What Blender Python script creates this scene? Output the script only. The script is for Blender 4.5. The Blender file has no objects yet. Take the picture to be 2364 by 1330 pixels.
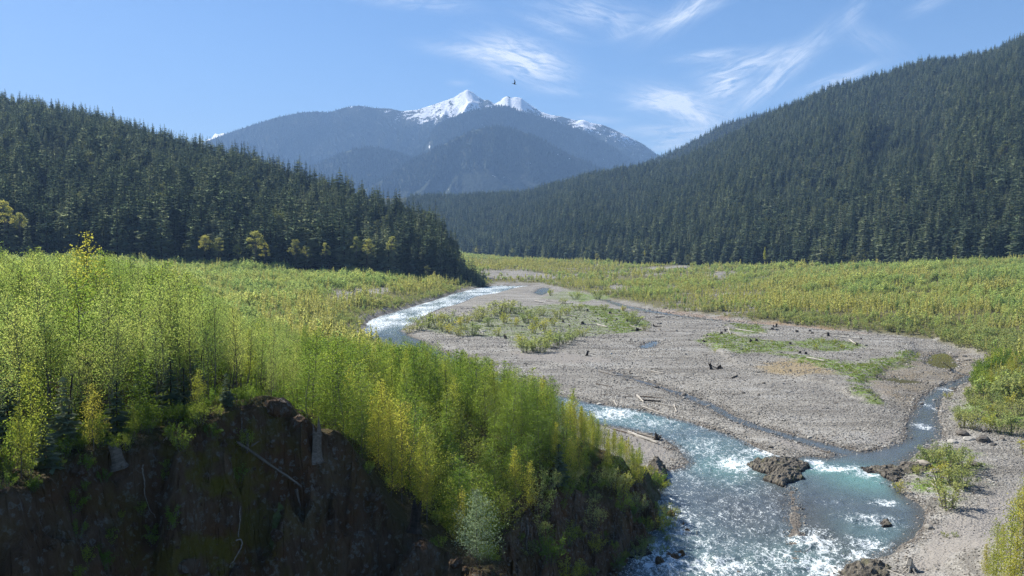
import bpy, math, random
import numpy as np
from mathutils import Vector, Matrix

# ------------------------------------------------------------------ camera, sky, sun, exposure
SC = bpy.context.scene
COL = SC.collection
SC.render.engine = 'CYCLES'
CAM_H = 40.0
FPX, CX, CY, HORIZON = 1800.0, 1182.0, 665.0, 560.0
PITCH = math.atan((CY - HORIZON) / FPX)
cam_data = bpy.data.cameras.new('camera')
cam_data.sensor_width = 36.0
cam_data.lens = 36.0 * FPX / 2364.0
cam_data.clip_start = 0.5
cam_data.clip_end = 40000.0
cam = bpy.data.objects.new('camera', cam_data)
cam.location = (0, 0, CAM_H)
cam.rotation_euler = (math.pi / 2 - PITCH, 0, 0)
COL.objects.link(cam)
SC.camera = cam

SUN_AZ, SUN_EL = math.radians(-52), math.radians(43)      # azimuth from +Y, minus = towards -X
SKY_STRENGTH, SKY_SAT, SUN_STRENGTH, EXPOSURE = 0.056, 1.24, 5.0, 1.25
HAZE_DENSITY = 0.74e-4

world = bpy.data.worlds.new('World')
SC.world = world
world.use_nodes = True
wn, wl = world.node_tree.nodes, world.node_tree.links
wn.clear()


class NT:
    """small helper for node trees"""
    def __init__(self, tree):
        self.t = tree

    def n(self, kind, ins=None, **props):
        nd = self.t.nodes.new(kind)
        for k, v in props.items():
            setattr(nd, k, v)
        for k, v in (ins or {}).items():
            s = nd.inputs[k]
            if isinstance(v, bpy.types.NodeSocket):
                self.t.links.new(v, s)
            else:
                s.default_value = v
        return nd

    def math(self, op, a, b=None, c=None, clamp=False):
        d = {0: a}
        if b is not None:
            d[1] = b
        if c is not None:
            d[2] = c
        nd = self.n('ShaderNodeMath', d, operation=op)
        nd.use_clamp = clamp
        return nd.outputs[0]

    def mix(self, f, a, b, blend='MIX'):
        nd = self.n('ShaderNodeMix', data_type='RGBA', blend_type=blend)
        for s, v in ((nd.inputs[0], f), (nd.inputs[6], a), (nd.inputs[7], b)):
            if isinstance(v, bpy.types.NodeSocket):
                self.t.links.new(v, s)
            elif isinstance(v, (int, float)):
                s.default_value = v
            else:
                s.default_value = (*v, 1) if len(v) == 3 else v
        return nd.outputs[2]

    def ramp(self, f, stops, interp='LINEAR'):
        nd = self.n('ShaderNodeValToRGB', {0: f})
        cr = nd.color_ramp
        cr.interpolation = interp
        while len(cr.elements) < len(stops):
            cr.elements.new(0.5)
        for e, (p, c) in zip(cr.elements, stops):
            e.position = p
            e.color = (c, c, c, 1) if isinstance(c, (int, float)) else (*c, 1)
        return nd.outputs[0]

    def noise(self, vec, scale, detail=4, rough=0.55, dist=0.0):
        nd = self.n('ShaderNodeTexNoise', {'Scale': scale, 'Detail': detail, 'Roughness': rough, 'Distortion': dist})
        if vec is not None:
            self.t.links.new(vec, nd.inputs['Vector'])
        return nd.outputs[0]

    def smooth(self, v, lo, hi):
        nd = self.n('ShaderNodeMapRange', {0: v, 1: lo, 2: hi, 3: 0.0, 4: 1.0}, interpolation_type='SMOOTHSTEP')
        return nd.outputs[0]


W = NT(world.node_tree)
sky = W.n('ShaderNodeTexSky', sky_type='NISHITA')
sky.sun_disc = False
sky.sun_elevation = SUN_EL
sky.sun_rotation = SUN_AZ
sky.altitude = 0.0
sky.air_density = 1.0
sky.dust_density = 0.3
sky.ozone_density = 3.4
# cirrus wisps: real directions in the sky (azimuth from +Y, elevation), streaked noise inside soft ellipses
tc = W.n('ShaderNodeTexCoord').outputs['Generated']
sep = W.n('ShaderNodeSeparateXYZ', {0: tc})
az = W.math('ARCTAN2', sep.outputs[0], sep.outputs[1])
el = W.math('ARCSINE', sep.outputs[2])


def px_azel(px, py):
    a, b = (px - CX) / FPX, (CY - py) / FPX
    d = Vector((a, math.cos(PITCH) + b * math.sin(PITCH), -math.sin(PITCH) + b * math.cos(PITCH))).normalized()
    return math.atan2(d.x, d.y), math.asin(d.z)


#        px    py   half-length half-width  tilt(deg) strength stretch
WISPS = [(1205, 138, 88, 36, -16, 1.5, 4.0), (1110, 124, 105, 16, -6, 0.65, 7.0),
         (1562, 240, 84, 25, -15, 1.3, 4.0), (1520, 232, 70, 16, 4, 0.8, 5.0), (1600, 266, 60, 18, -30, 0.85, 4.0),
         (1672, 198, 40, 26, 18, 1.25, 3.0), (1745, 142, 90, 18, 10, 0.8, 6.0), (1800, 165, 110, 20, 38, 0.65, 7.0),
         (1640, 128, 60, 10, 4, 0.7, 6.0), (1770, 205, 80, 14, 35, 0.4, 7.0),
         (1600, 18, 95, 20, 28, 0.75, 8.0), (1540, 50, 90, 8, 14, 0.6, 8.0), (1370, 28, 110, 26, -10, 0.5, 6.0),
         (1275, 62, 60, 12, -20, 0.45, 5.0), (1430, 68, 20, 22, -50, 0.4, 4.0),
         (1610, 300, 80, 11, 2, 0.5, 5.0), (1500, 300, 70, 12, 2, 0.45, 5.0), (1380, 275, 60, 9, -4, 0.35, 5.0),
         (1290, 210, 50, 7, -8, 0.4, 5.0), (1060, 192, 22, 6, 0, 0.35, 4.0), (1930, 185, 70, 12, 16, 0.7, 5.0),
         (1975, 25, 30, 12, 55, 0.4, 5.0), (960, 6, 120, 14, -3, 0.35, 6.0), (2150, 5, 40, 12, 20, 0.35, 5.0), (1560, 330, 70, 14, 6, 0.7, 4.0),
         (2010, 90, 60, 20, -30, 0.25, 4.0)]
groups = {}
for px, py, hl, hw, tilt, st, stretch in WISPS:
    key = min((-16, 3, 16, 36, -42), key=lambda k: abs(k - tilt))
    groups.setdefault(key, []).append((px, py, hl, hw, tilt, st))
total, region = None, None
for gi, (key, members) in enumerate(groups.items()):
    gsum = None
    for px, py, hl, hw, tilt, st in members:
        a0, e0 = px_azel(px, py)
        c_, s_ = math.cos(math.radians(tilt)), math.sin(math.radians(tilt))
        da, de = W.math('SUBTRACT', az, a0), W.math('SUBTRACT', el, e0)
        pp = W.math('MULTIPLY_ADD', da, c_ * FPX / hl, W.math('MULTIPLY', de, s_ * FPX / hl))
        qq = W.math('MULTIPLY_ADD', de, c_ * FPX / hw, W.math('MULTIPLY', da, -s_ * FPX / hw))
        r2 = W.math('MULTIPLY_ADD', pp, pp, W.math('MULTIPLY', qq, qq))
        g = W.math('MULTIPLY', W.math('EXPONENT', W.math('MULTIPLY', r2, -1.0)), st)
        gsum = g if gsum is None else W.math('ADD', gsum, g)
    c_, s_ = math.cos(math.radians(key)), math.sin(math.radians(key))
    p = W.math('MULTIPLY_ADD', az, c_ * 30, W.math('MULTIPLY', el, s_ * 30))
    q = W.math('MULTIPLY_ADD', el, c_ * 150, W.math('MULTIPLY', az, -s_ * 150))
    v = W.n('ShaderNodeCombineXYZ', {0: p, 1: q, 2: gi * 7.3})
    nz = W.noise(v.outputs[0], 1.0, 6, 0.62, 0.9)
    w = W.math('MULTIPLY', gsum, W.smooth(nz, 0.27, 0.68))
    total = w if total is None else W.math('ADD', total, w)
    region = gsum if region is None else W.math('ADD', region, gsum)
cloud = W.math('MULTIPLY', total, 0.95, clamp=True)
skycol = W.n('ShaderNodeHueSaturation', {'Saturation': SKY_SAT, 'Value': 1.0, 'Color': W.mix(1.0, sky.outputs[0], (0.97, 0.925, 0.955), 'MULTIPLY')}).outputs[0]
col = W.mix(cloud, skycol, (9.0, 9.3, 9.6))
bg = W.n('ShaderNodeBackground', {'Color': skycol, 'Strength': SKY_STRENGTH})
bgc = W.n('ShaderNodeBackground', {'Color': col, 'Strength': SKY_STRENGTH})
near = W.math('GREATER_THAN', region, 0.02)          # away from the wisps only the plain sky is evaluated
mx = W.n('ShaderNodeMixShader', {0: near, 1: bg.outputs[0], 2: bgc.outputs[0]})
wo = W.n('ShaderNodeOutputWorld', {'Surface': mx.outputs[0]})
world.cycles.sampling_method = 'MANUAL'
world.cycles.sample_map_resolution = 512

sun_data = bpy.data.lights.new('sun', 'SUN')
sun_data.energy = SUN_STRENGTH
sun_data.angle = math.radians(0.5)
sun_data.color = (1.0, 0.95, 0.87)
sun = bpy.data.objects.new('sun', sun_data)
SUN_DIR = Vector((math.sin(SUN_AZ) * math.cos(SUN_EL), math.cos(SUN_AZ) * math.cos(SUN_EL), math.sin(SUN_EL)))
sun.rotation_euler = SUN_DIR.to_track_quat('Z', 'Y').to_euler()
sun.location = (0, 0, 500)
COL.objects.link(sun)

SC.view_settings.view_transform = 'Standard'
SC.view_settings.look = 'None'
SC.view_settings.gamma = 1.0
SC.view_settings.use_curve_mapping = False
SC.view_settings.exposure = EXPOSURE
cy = SC.cycles
cy.max_bounces = 6
cy.diffuse_bounces = 3
cy.glossy_bounces = 2
cy.transmission_bounces = 3
cy.volume_bounces = 0
cy.transparent_max_bounces = 4
cy.use_adaptive_sampling = True
cy.adaptive_threshold = 0.02
cy.caustics_reflective = False
cy.caustics_refractive = False
cy.sample_clamp_indirect = 4.0
cy.use_denoising = True
cy.denoiser = 'OPENIMAGEDENOISE'
cy.denoising_input_passes = 'RGB_ALBEDO_NORMAL'
cy.denoising_prefilter = 'NONE'

RNG = np.random.default_rng(11)


# ------------------------------------------------------------------ numeric helpers
def at(px, py, z=0.0):
    """point at height z seen at photo pixel (px, py)"""
    a, b = (px - CX) / FPX, (CY - py) / FPX
    dx, dy, dz = a, math.cos(PITCH) + b * math.sin(PITCH), -math.sin(PITCH) + b * math.cos(PITCH)
    k = (z - CAM_H) / dz
    return np.array((dx * k, dy * k, z))


def at_depth(px, py, depth):
    a, b = (px - CX) / FPX, (CY - py) / FPX
    dx, dy, dz = a, math.cos(PITCH) + b * math.sin(PITCH), -math.sin(PITCH) + b * math.cos(PITCH)
    k = depth / dy
    return np.array((dx * k, depth, CAM_H + dz * k))


def project(P):
    P = np.asarray(P, float).reshape(-1, 3)
    c, s = math.cos(PITCH), math.sin(PITCH)
    y, z = P[:, 1], P[:, 2] - CAM_H
    f = y * c - z * s
    u = y * s + z * c
    return CX + FPX * P[:, 0] / f, CY - FPX * u / f, f


def _hash(ix, iy, seed):
    h = (ix.astype(np.int64) * 374761393 + iy.astype(np.int64) * 668265263 + seed * 1442695041) & 0xffffffff
    h = ((h ^ (h >> 13)) * 1274126177) & 0xffffffff
    return ((h ^ (h >> 16)) & 0xffffff) / float(0xffffff)


def vnoise(x, y, seed=0):
    x, y = np.asarray(x, float), np.asarray(y, float)
    ix, iy = np.floor(x), np.floor(y)
    fx, fy = x - ix, y - iy
    fx, fy = fx * fx * fx * (fx * (fx * 6 - 15) + 10), fy * fy * fy * (fy * (fy * 6 - 15) + 10)
    a, b = _hash(ix, iy, seed), _hash(ix + 1, iy, seed)
    c, d = _hash(ix, iy + 1, seed), _hash(ix + 1, iy + 1, seed)
    return (a + (b - a) * fx) * (1 - fy) + (c + (d - c) * fx) * fy


def fbm(x, y, octaves=4, seed=0, gain=0.5):
    """about -1..1"""
    out, amp, tot = 0.0, 1.0, 0.0
    for o in range(octaves):
        out = out + amp * (vnoise(np.asarray(x) * 2 ** o + 17.3 * o, np.asarray(y) * 2 ** o - 9.1 * o, seed + o) * 2 - 1)
        tot += amp
        amp *= gain
    return out / tot * 1.6


def sstep(lo, hi, v):
    t = np.clip((np.asarray(v, float) - lo) / (hi - lo), 0, 1)
    return t * t * (3 - 2 * t)


def poly_sd(x, y, poly):
    """signed distance to a polygon, negative inside"""
    x, y = np.asarray(x, float), np.asarray(y, float)
    d = np.full(x.shape, 1e18)
    inside = np.zeros(x.shape, bool)
    n = len(poly)
    for i in range(n):
        ax, ay = poly[i][0], poly[i][1]
        bx, by = poly[(i + 1) % n][0], poly[(i + 1) % n][1]
        ex, ey = bx - ax, by - ay
        t = np.clip(((x - ax) * ex + (y - ay) * ey) / max(ex * ex + ey * ey, 1e-12), 0, 1)
        d = np.minimum(d, (x - ax - t * ex) ** 2 + (y - ay - t * ey) ** 2)
        cond = (ay > y) != (by > y)
        inside ^= cond & (x < (bx - ax) * (y - ay) / (by - ay if by != ay else 1e-12) + ax)
    d = np.sqrt(d)
    return np.where(inside, -d, d)


def line_sd(x, y, pts, hw):
    """distance to a polyline minus a half width that varies along it"""
    x, y = np.asarray(x, float), np.asarray(y, float)
    d = np.full(x.shape, 1e9)
    for i in range(len(pts) - 1):
        ax, ay, bx, by = pts[i][0], pts[i][1], pts[i + 1][0], pts[i + 1][1]
        ex, ey = bx - ax, by - ay
        t = np.clip(((x - ax) * ex + (y - ay) * ey) / max(ex * ex + ey * ey, 1e-12), 0, 1)
        d = np.minimum(d, np.hypot(x - ax - t * ex, y - ay - t * ey) - (hw[i] + (hw[i + 1] - hw[i]) * t))
    return d


def ground_poly(pts, z=0.0):
    return [at(px, py, z)[:2] for px, py in pts]


def make_mesh(name, V, F, mats=(), fmat=None, smooth=False, attrs=None):
    """V (n,3); F: array (m,3) or (m,4), or a list of such arrays"""
    me = bpy.data.meshes.new(name)
    V = np.asarray(V, np.float32)
    Fs = F if isinstance(F, list) else [F]
    Fs = [np.asarray(f, np.int32) for f in Fs if len(f)]
    nl = sum(f.size for f in Fs)
    npoly = sum(len(f) for f in Fs)
    me.vertices.add(len(V))
    me.vertices.foreach_set('co', V.ravel())
    me.loops.add(nl)
    me.loops.foreach_set('vertex_index', np.concatenate([f.ravel() for f in Fs]))
    me.polygons.add(npoly)
    sizes = np.concatenate([np.full(len(f), f.shape[1], np.int32) for f in Fs])
    me.polygons.foreach_set('loop_start', np.concatenate([[0], np.cumsum(sizes)[:-1]]).astype(np.int32))
    for m in mats:
        me.materials.append(m)
    if fmat is not None:
        me.polygons.foreach_set('material_index', np.asarray(fmat, np.int32))
    me.polygons.foreach_set('use_smooth', np.full(npoly, bool(smooth)))
    for k, v in (attrs or {}).items():
        a = me.attributes.new(k, 'FLOAT', 'POINT')
        a.data.foreach_set('value', np.asarray(v, np.float32))
    me.update(calc_edges=True)
    me.validate()
    return me


def link(name, data, loc=(0, 0, 0), parent=None, rot=None, scale=None, **props):
    o = bpy.data.objects.new(name, data)
    COL.objects.link(o)
    o.location = loc
    if rot is not None:
        o.rotation_euler = rot
    if scale is not None:
        o.scale = scale if hasattr(scale, '__len__') else (scale,) * 3
    if parent is not None:
        o.parent = parent
    for k, v in props.items():
        o[k] = v
    return o


def grid_faces(nr, nc, keep=None):
    i = np.arange(nr * nc).reshape(nr, nc)
    f = np.stack([i[:-1, :-1], i[:-1, 1:], i[1:, 1:], i[1:, :-1]], -1).reshape(-1, 4)
    if keep is not None:
        f = f[keep[f].all(axis=1)]
    return f


def compact(V, F, attrs=None):
    used = np.zeros(len(V), bool)
    used[F.ravel()] = True
    idx = np.cumsum(used) - 1
    return V[used], idx[F], {k: v[used] for k, v in (attrs or {}).items()}


# ------------------------------------------------------------------ materials
def new_mat(name):
    m = bpy.data.materials.new(name)
    m.use_nodes = True
    m.node_tree.nodes.clear()
    return m, NT(m.node_tree)


def finish(m, N, color, rough=0.9, spec=0.2, bump=None, bump_strength=0.5, bump_dist=0.1, normal=None):
    b = N.n('ShaderNodeBsdfPrincipled', {'Roughness': rough, 'Specular IOR Level': spec})
    for s, v in ((b.inputs['Base Color'], color), (b.inputs['Roughness'], rough)):
        if isinstance(v, bpy.types.NodeSocket):
            N.t.links.new(v, s)
        elif hasattr(v, '__len__'):
            s.default_value = (*v, 1)
    if bump is not None:
        bn = N.n('ShaderNodeBump', {'Height': bump, 'Strength': bump_strength, 'Distance': bump_dist})
        N.t.links.new(bn.outputs[0], b.inputs['Normal'])
    out = N.n('ShaderNodeOutputMaterial', {'Surface': b.outputs[0]})
    return m


def attr(N, name):
    return N.n('ShaderNodeAttribute', attribute_name=name).outputs['Fac']


def objco(N):
    return N.n('ShaderNodeTexCoord').outputs['Object']


def mat_ground():
    m, N = new_mat('valley_ground')
    co = objco(N)
    big = N.noise(co, 0.035, 4, 0.6)
    mid = N.noise(co, 0.45, 4, 0.6)
    wco = N.n('ShaderNodeVectorMath', {0: co, 1: N.n('ShaderNodeVectorMath', {0: N.n('ShaderNodeTexNoise', {'Vector': co, 'Scale': 1.3, 'Detail': 3}).outputs[1], 'Scale': 0.9}, operation='SCALE').outputs[0]}, operation='ADD').outputs[0]
    fine = N.n('ShaderNodeTexVoronoi', {'Vector': wco, 'Scale': 2.9}).outputs
    fine2 = N.n('ShaderNodeTexVoronoi', {'Vector': wco, 'Scale': 1.15}).outputs
    stone = N.n('ShaderNodeSeparateColor', {0: fine[1]}).outputs[0]
    grey = N.ramp(stone, [(0.0, (0.106, 0.097, 0.080)), (0.5, (0.228, 0.209, 0.175)), (1.0, (0.380, 0.357, 0.304))])
    grey = N.mix(N.smooth(big, 0.42, 0.66), grey, (0.205, 0.190, 0.163))
    grey = N.mix(N.math('MULTIPLY', N.smooth(mid, 0.5, 0.72), 0.5), grey, (0.152, 0.137, 0.118))
    sand = N.mix(mid, (0.251, 0.236, 0.213), (0.198, 0.182, 0.163))
    streak = N.noise(N.n('ShaderNodeMapping', {'Vector': co, 'Rotation': (0, 0, 0.9), 'Scale': (0.035, 0.16, 1)}).outputs[0], 1.0, 5, 0.62)
    grey = N.mix(N.math('MULTIPLY', N.smooth(streak, 0.5, 0.64), 0.72), grey, (0.129, 0.118, 0.099))
    grey = N.mix(N.math('MULTIPLY', N.smooth(streak, 0.48, 0.36), 0.7), grey, (0.304, 0.289, 0.255))
    grey = N.mix(1.0, grey, (0.96, 0.985, 1.03), 'MULTIPLY')
    c = N.mix(attr(N, 'sand'), grey, sand)
    soil = N.mix(mid, (0.085, 0.085, 0.04), (0.15, 0.135, 0.07))
    c = N.mix(attr(N, 'soil'), c, soil)
    dry = N.mix(mid, (0.30, 0.22, 0.11), (0.22, 0.18, 0.10))
    c = N.mix(N.math('MULTIPLY', attr(N, 'dry'), 0.75), c, dry)
    gm = N.math('MULTIPLY', attr(N, 'green'), N.smooth(N.noise(co, 0.55, 5, 0.65), 0.40, 0.52))
    grass = N.mix(N.noise(co, 1.9, 3), (0.08, 0.14, 0.03), (0.17, 0.22, 0.05))
    c = N.mix(gm, c, grass)
    c = N.mix(N.math('MULTIPLY', attr(N, 'wet'), 0.62), c, (0.07, 0.055, 0.042))
    rust = N.math('MULTIPLY', attr(N, 'rust'), 0.7)
    c = N.mix(rust, c, (0.30, 0.17, 0.10))
    h = N.math('ADD', N.math('MULTIPLY', fine[0], 0.5), N.math('MULTIPLY', fine2[0], 0.6))
    h = N.math('ADD', h, N.math('MULTIPLY', mid, 0.8))
    return finish(m, N, c, 0.92, 0.15, h, 0.9, 0.45)


def mat_forest_floor():
    m, N = new_mat('forest_floor')
    co = objco(N)
    c = N.mix(N.noise(co, 0.05, 5), (0.018, 0.024, 0.012), (0.045, 0.05, 0.025))
    return finish(m, N, c, 1.0, 0.05)


def mat_mountain():
    m, N = new_mat('mountain_forest')
    co = objco(N)
    n1 = N.noise(co, 0.004, 6, 0.6)
    n2 = N.noise(co, 0.035, 4, 0.7)
    c = N.mix(n1, (0.020, 0.030, 0.018), (0.040, 0.050, 0.028))
    c = N.mix(N.smooth(n2, 0.45, 0.65), c, (0.014, 0.02, 0.014))
    rock = N.mix(n2, (0.10, 0.09, 0.085), (0.05, 0.05, 0.05))
    c = N.mix(attr(N, 'rock'), c, rock)
    sn = N.noise(co, 0.012, 6, 0.68)
    s2 = N.noise(co, 0.045, 3, 0.6)
    v = N.math('ADD', attr(N, 'snow'), N.math('MULTIPLY', N.math('SUBTRACT', sn, 0.5), 2.3))
    v = N.math('ADD', v, N.math('MULTIPLY', N.math('SUBTRACT', s2, 0.5), 0.9))
    c = N.mix(N.smooth(v, 0.46, 0.56), c, (0.88, 0.89, 0.9))
    return finish(m, N, c, 0.95, 0.1, n2, 1.0, 25.0)


def mat_cliff():
    m, N = new_mat('cliff_soil')
    co = objco(N)
    st = N.n('ShaderNodeMapping', {'Vector': co, 'Scale': (1, 1, 0.16)}).outputs[0]
    a = N.noise(st, 0.9, 7, 0.7, 0.8)
    b = N.noise(co, 0.22, 5, 0.6)
    f = N.noise(co, 5.0, 5, 0.75)
    vr = N.n('ShaderNodeTexVoronoi', {'Vector': st, 'Scale': 1.5, 'Randomness': 1.0}, feature='DISTANCE_TO_EDGE').outputs[0]
    vf = N.n('ShaderNodeTexVoronoi', {'Vector': co, 'Scale': 3.4}, feature='F1').outputs
    c = N.ramp(a, [(0.25, (0.049, 0.030, 0.018)), (0.45, (0.114, 0.073, 0.043)), (0.6, (0.163, 0.114, 0.073)), (0.8, (0.217, 0.178, 0.126))])
    c = N.mix(N.smooth(b, 0.47, 0.62), c, N.mix(f, (0.099, 0.055, 0.029), (0.158, 0.089, 0.045)))
    stones = N.smooth(N.n('ShaderNodeSeparateColor', {0: vf[1]}).outputs[0], 0.78, 0.86)
    c = N.mix(N.math('MULTIPLY', stones, N.smooth(f, 0.4, 0.6)), c, (0.207, 0.192, 0.163))
    moss = N.math('MULTIPLY', N.smooth(N.noise(co, 0.33, 4, 0.6), 0.45, 0.60), attr(N, 'moss'))
    c = N.mix(moss, c, N.mix(f, (0.084, 0.074, 0.011), (0.188, 0.163, 0.027)))
    c = N.mix(N.math('MULTIPLY', attr(N, 'top'), 0.85), c, N.mix(f, (0.049, 0.049, 0.017), (0.109, 0.084, 0.036)))
    h = N.math('ADD', N.math('MULTIPLY', a, 1.2), N.math('MULTIPLY', f, 0.5))
    h = N.math('ADD', h, N.math('MULTIPLY', N.smooth(vr, 0.0, 0.12), 0.3))
    return finish(m, N, c, 0.95, 0.12, h, 1.0, 0.6)


def mat_rock():
    m, N = new_mat('river_rock')
    co = objco(N)
    a = N.noise(co, 0.9, 6, 0.7, 0.6)
    f = N.noise(co, 5.0, 5, 0.7)
    c = N.ramp(a, [(0.3, (0.043, 0.037, 0.028)), (0.5, (0.102, 0.089, 0.068)), (0.7, (0.187, 0.166, 0.132))])
    c = N.mix(N.smooth(f, 0.55, 0.7), c, (0.204, 0.187, 0.153))
    c = N.mix(N.math('MULTIPLY', N.smooth(N.noise(co, 0.6, 4), 0.55, 0.68), 0.5), c, (0.076, 0.081, 0.025))
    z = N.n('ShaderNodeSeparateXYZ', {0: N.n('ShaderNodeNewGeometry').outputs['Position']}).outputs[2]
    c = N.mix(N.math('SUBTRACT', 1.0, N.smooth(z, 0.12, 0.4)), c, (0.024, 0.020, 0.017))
    h = N.math('ADD', a, N.math('MULTIPLY', f, 0.4))
    return finish(m, N, c, 0.8, 0.3, h, 0.9, 0.5)


def mat_water():
    m, N = new_mat('river_water')
    co = objco(N)
    flow = N.n('ShaderNodeMapping', {'Vector': co, 'Rotation': (0, 0, math.radians(-12)), 'Scale': (1.0, 0.62, 1.0)}).outputs[0]
    foam_glint_a, turq, shallow = attr(N, 'foam'), attr(N, 'turquoise'), attr(N, 'shallow')
    n1 = N.noise(flow, 0.42, 6, 0.62, 1.2)
    n2 = N.noise(flow, 1.5, 5, 0.65, 1.6)
    n3 = N.noise(co, 4.5, 3, 0.6, 0.5)
    lace = N.n('ShaderNodeTexVoronoi', {'Vector': N.n('ShaderNodeVectorMath', {0: flow, 1: N.n('ShaderNodeVectorMath', {0: N.n('ShaderNodeTexNoise', {'Vector': flow, 'Scale': 0.8, 'Detail': 3}).outputs[1], 'Scale': 2.0}, operation='SCALE').outputs[0]}, operation='ADD').outputs[0], 'Scale': 0.75}, feature='DISTANCE_TO_EDGE').outputs[0]
    lacev = N.math('SUBTRACT', 1.0, N.smooth(lace, 0.0, 0.25))
    n4 = N.noise(flow, 10.0, 2, 0.6)
    v = N.math('ADD', N.math('MULTIPLY', n1, 0.34), N.math('MULTIPLY', n2, 0.60))
    v = N.math('ADD', v, N.math('MULTIPLY', N.math('SUBTRACT', n4, 0.5), 0.62))
    v = N.math('ADD', v, N.math('MULTIPLY', lacev, 0.13))
    v = N.math('ADD', v, N.math('MULTIPLY', N.math('SUBTRACT', n3, 0.5), 0.62))
    thr = N.math('SUBTRACT', 0.84, N.math('MULTIPLY', foam_glint_a, 0.43))
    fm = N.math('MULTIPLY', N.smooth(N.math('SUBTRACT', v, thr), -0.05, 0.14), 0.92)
    deep = N.mix(n1, (0.062, 0.082, 0.098), (0.10, 0.125, 0.142))
    c = N.mix(N.math('MULTIPLY', turq, 0.8), deep, (0.13, 0.27, 0.25))
    c = N.mix(N.math('MULTIPLY', shallow, 0.8), c, N.mix(n2, (0.085, 0.08, 0.07), (0.05, 0.055, 0.055)))
    c = N.mix(attr(N, 'olive'), c, (0.085, 0.075, 0.025))
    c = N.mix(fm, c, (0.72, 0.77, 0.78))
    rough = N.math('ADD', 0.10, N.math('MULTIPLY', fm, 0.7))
    calm = attr(N, 'calm')
    h = N.math('ADD', N.math('MULTIPLY', n2, 1.0), N.math('MULTIPLY', n3, 0.55))
    h = N.math('ADD', h, N.math('MULTIPLY', n1, 1.0))
    h = N.math('MULTIPLY', h, N.math('SUBTRACT', 1.0, N.math('MULTIPLY', calm, 0.93)))
    b = finish(m, N, c, rough, 0.5, h, 0.55, 0.35)
    for nd in N.t.nodes:
        if nd.type == 'BSDF_PRINCIPLED':
            nd.inputs['IOR'].default_value = 1.33
    return m


M_GROUND, M_FLOOR, M_MOUNT = mat_ground(), mat_forest_floor(), mat_mountain()
M_CLIFF, M_ROCK, M_WATER = mat_cliff(), mat_rock(), mat_water()

# ------------------------------------------------------------------ the lie of the land
def P0(*pts):
    return ground_poly(pts, 0.0)


RIVER = P0((1180, 657), (1130, 661), (1090, 668), (1055, 676), (1020, 688), (984, 699), (920, 718), (875, 731), (850, 742),
           (835, 770), (900, 815), (1040, 872), (1180, 927), (1310, 965), (1400, 983), (1450, 990), (1500, 1003), (1540, 1018),
           (1575, 1045), (1588, 1066), (1570, 1080), (1530, 1088), (1500, 1100), (1490, 1130), (1478, 1180), (1475, 1230),
           (1468, 1260), (1450, 1300), (1425, 1335), (1380, 1420), (1300, 1560), (1900, 1560), (1920, 1400), (1935, 1330),
           (1965, 1302), (2010, 1290), (2070, 1275), (2082, 1258), (2112, 1240), (2130, 1210), (2132, 1180), (2112, 1160),
           (2082, 1140), (2062, 1112), (2080, 1078), (2110, 1050), (2142, 1030), (2168, 1002), (2162, 962), (2134, 960), (2104, 985),
           (2092, 1014), (2050, 1032), (2000, 1043), (1960, 1045), (1905, 1058), (1862, 1052), (1825, 1060), (1790, 1052), (1740, 1030), (1700, 1010),
           (1640, 990), (1590, 975), (1540, 963), (1470, 945), (1400, 937), (1360, 930), (1290, 912), (1130, 862), (1000, 800),
           (925, 765), (943, 752), (977, 730), (1010, 715), (1063, 700), (1100, 684), (1146, 677), (1195, 663), (1240, 658))
STREAM = [at(*p)[:2] for p in ((1400, 853), (1440, 868), (1520, 893), (1580, 912), (1640, 937), (1690, 965), (1740, 985), (1800, 1002), (1870, 1022), (1950, 1044))]
STREAM_W = [0.2, 0.8, 1.3, 1.3, 1.4, 1.3, 1.4, 1.7, 2.0, 2.6]
CREEK = [at(*p)[:2] for p in ((2132, 1005), (2132, 975), (2138, 945), (2150, 920), (2180, 898), (2215, 882), (2235, 868), (2215, 862), (2195, 855))]
CREEK_W = [3.4, 3.0, 2.6, 2.3, 1.9, 1.6, 1.3, 0.6, 0.5]
FAR_CREEK = [at(*p)[:2] for p in ((1400, 694), (1440, 707), (1500, 719), (1560, 729), (1650, 740), (1760, 751))]
FAR_CREEK_W = [1.5, 3.0, 3.2, 2.6, 2.2, 0.6]
SIDE_WET = P0((1232, 676), (1246, 666), (1266, 664), (1272, 672), (1250, 682))
POOL = P0((2135, 836), (2148, 818), (2178, 814), (2198, 820), (2206, 834), (2214, 846), (2200, 852), (2170, 850), (2150, 845))
POOL2 = P0((2035, 878), (2060, 872), (2120, 880), (2130, 886), (2080, 886))
POND = P0((1477, 801), (1490, 794), (1504, 789), (1522, 789), (1518, 796), (1500, 805), (1484, 806))
SHOAL = P0((1815, 1120), (1838, 1126), (1850, 1160), (1862, 1205), (1866, 1262), (1850, 1310), (1815, 1305), (1818, 1250), (1812, 1200), (1812, 1160))
CHANNEL = P0((835, 768), (835, 760), (852, 740.5), (875, 729.5), (920, 716.5), (984, 697.6), (1020, 686.8), (1055, 674.8), (1090, 667), (1130, 660), (1150, 655), (1250, 657), (1290, 667),
             (1380, 686), (1440, 700), (1540, 720), (1650, 734), (1750, 745), (1900, 765), (2050, 776), (2150, 788), (2240, 820), (2292, 838),
             (2245, 878), (2215, 915), (2225, 960), (2260, 990), (2370, 1020), (2600, 1080), (2600, 1560), (1200, 1560), (1300, 1000), (1180, 930), (1040, 875), (900, 818))
BAR = P0((1625, 790), (1650, 765), (1700, 752), (1850, 762), (2000, 775), (2090, 786), (2124, 815), (2090, 842), (2030, 868), (1998, 890), (2004, 918), (2030, 935),
         (1960, 915), (1900, 890), (1800, 870), (1700, 850))
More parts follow.
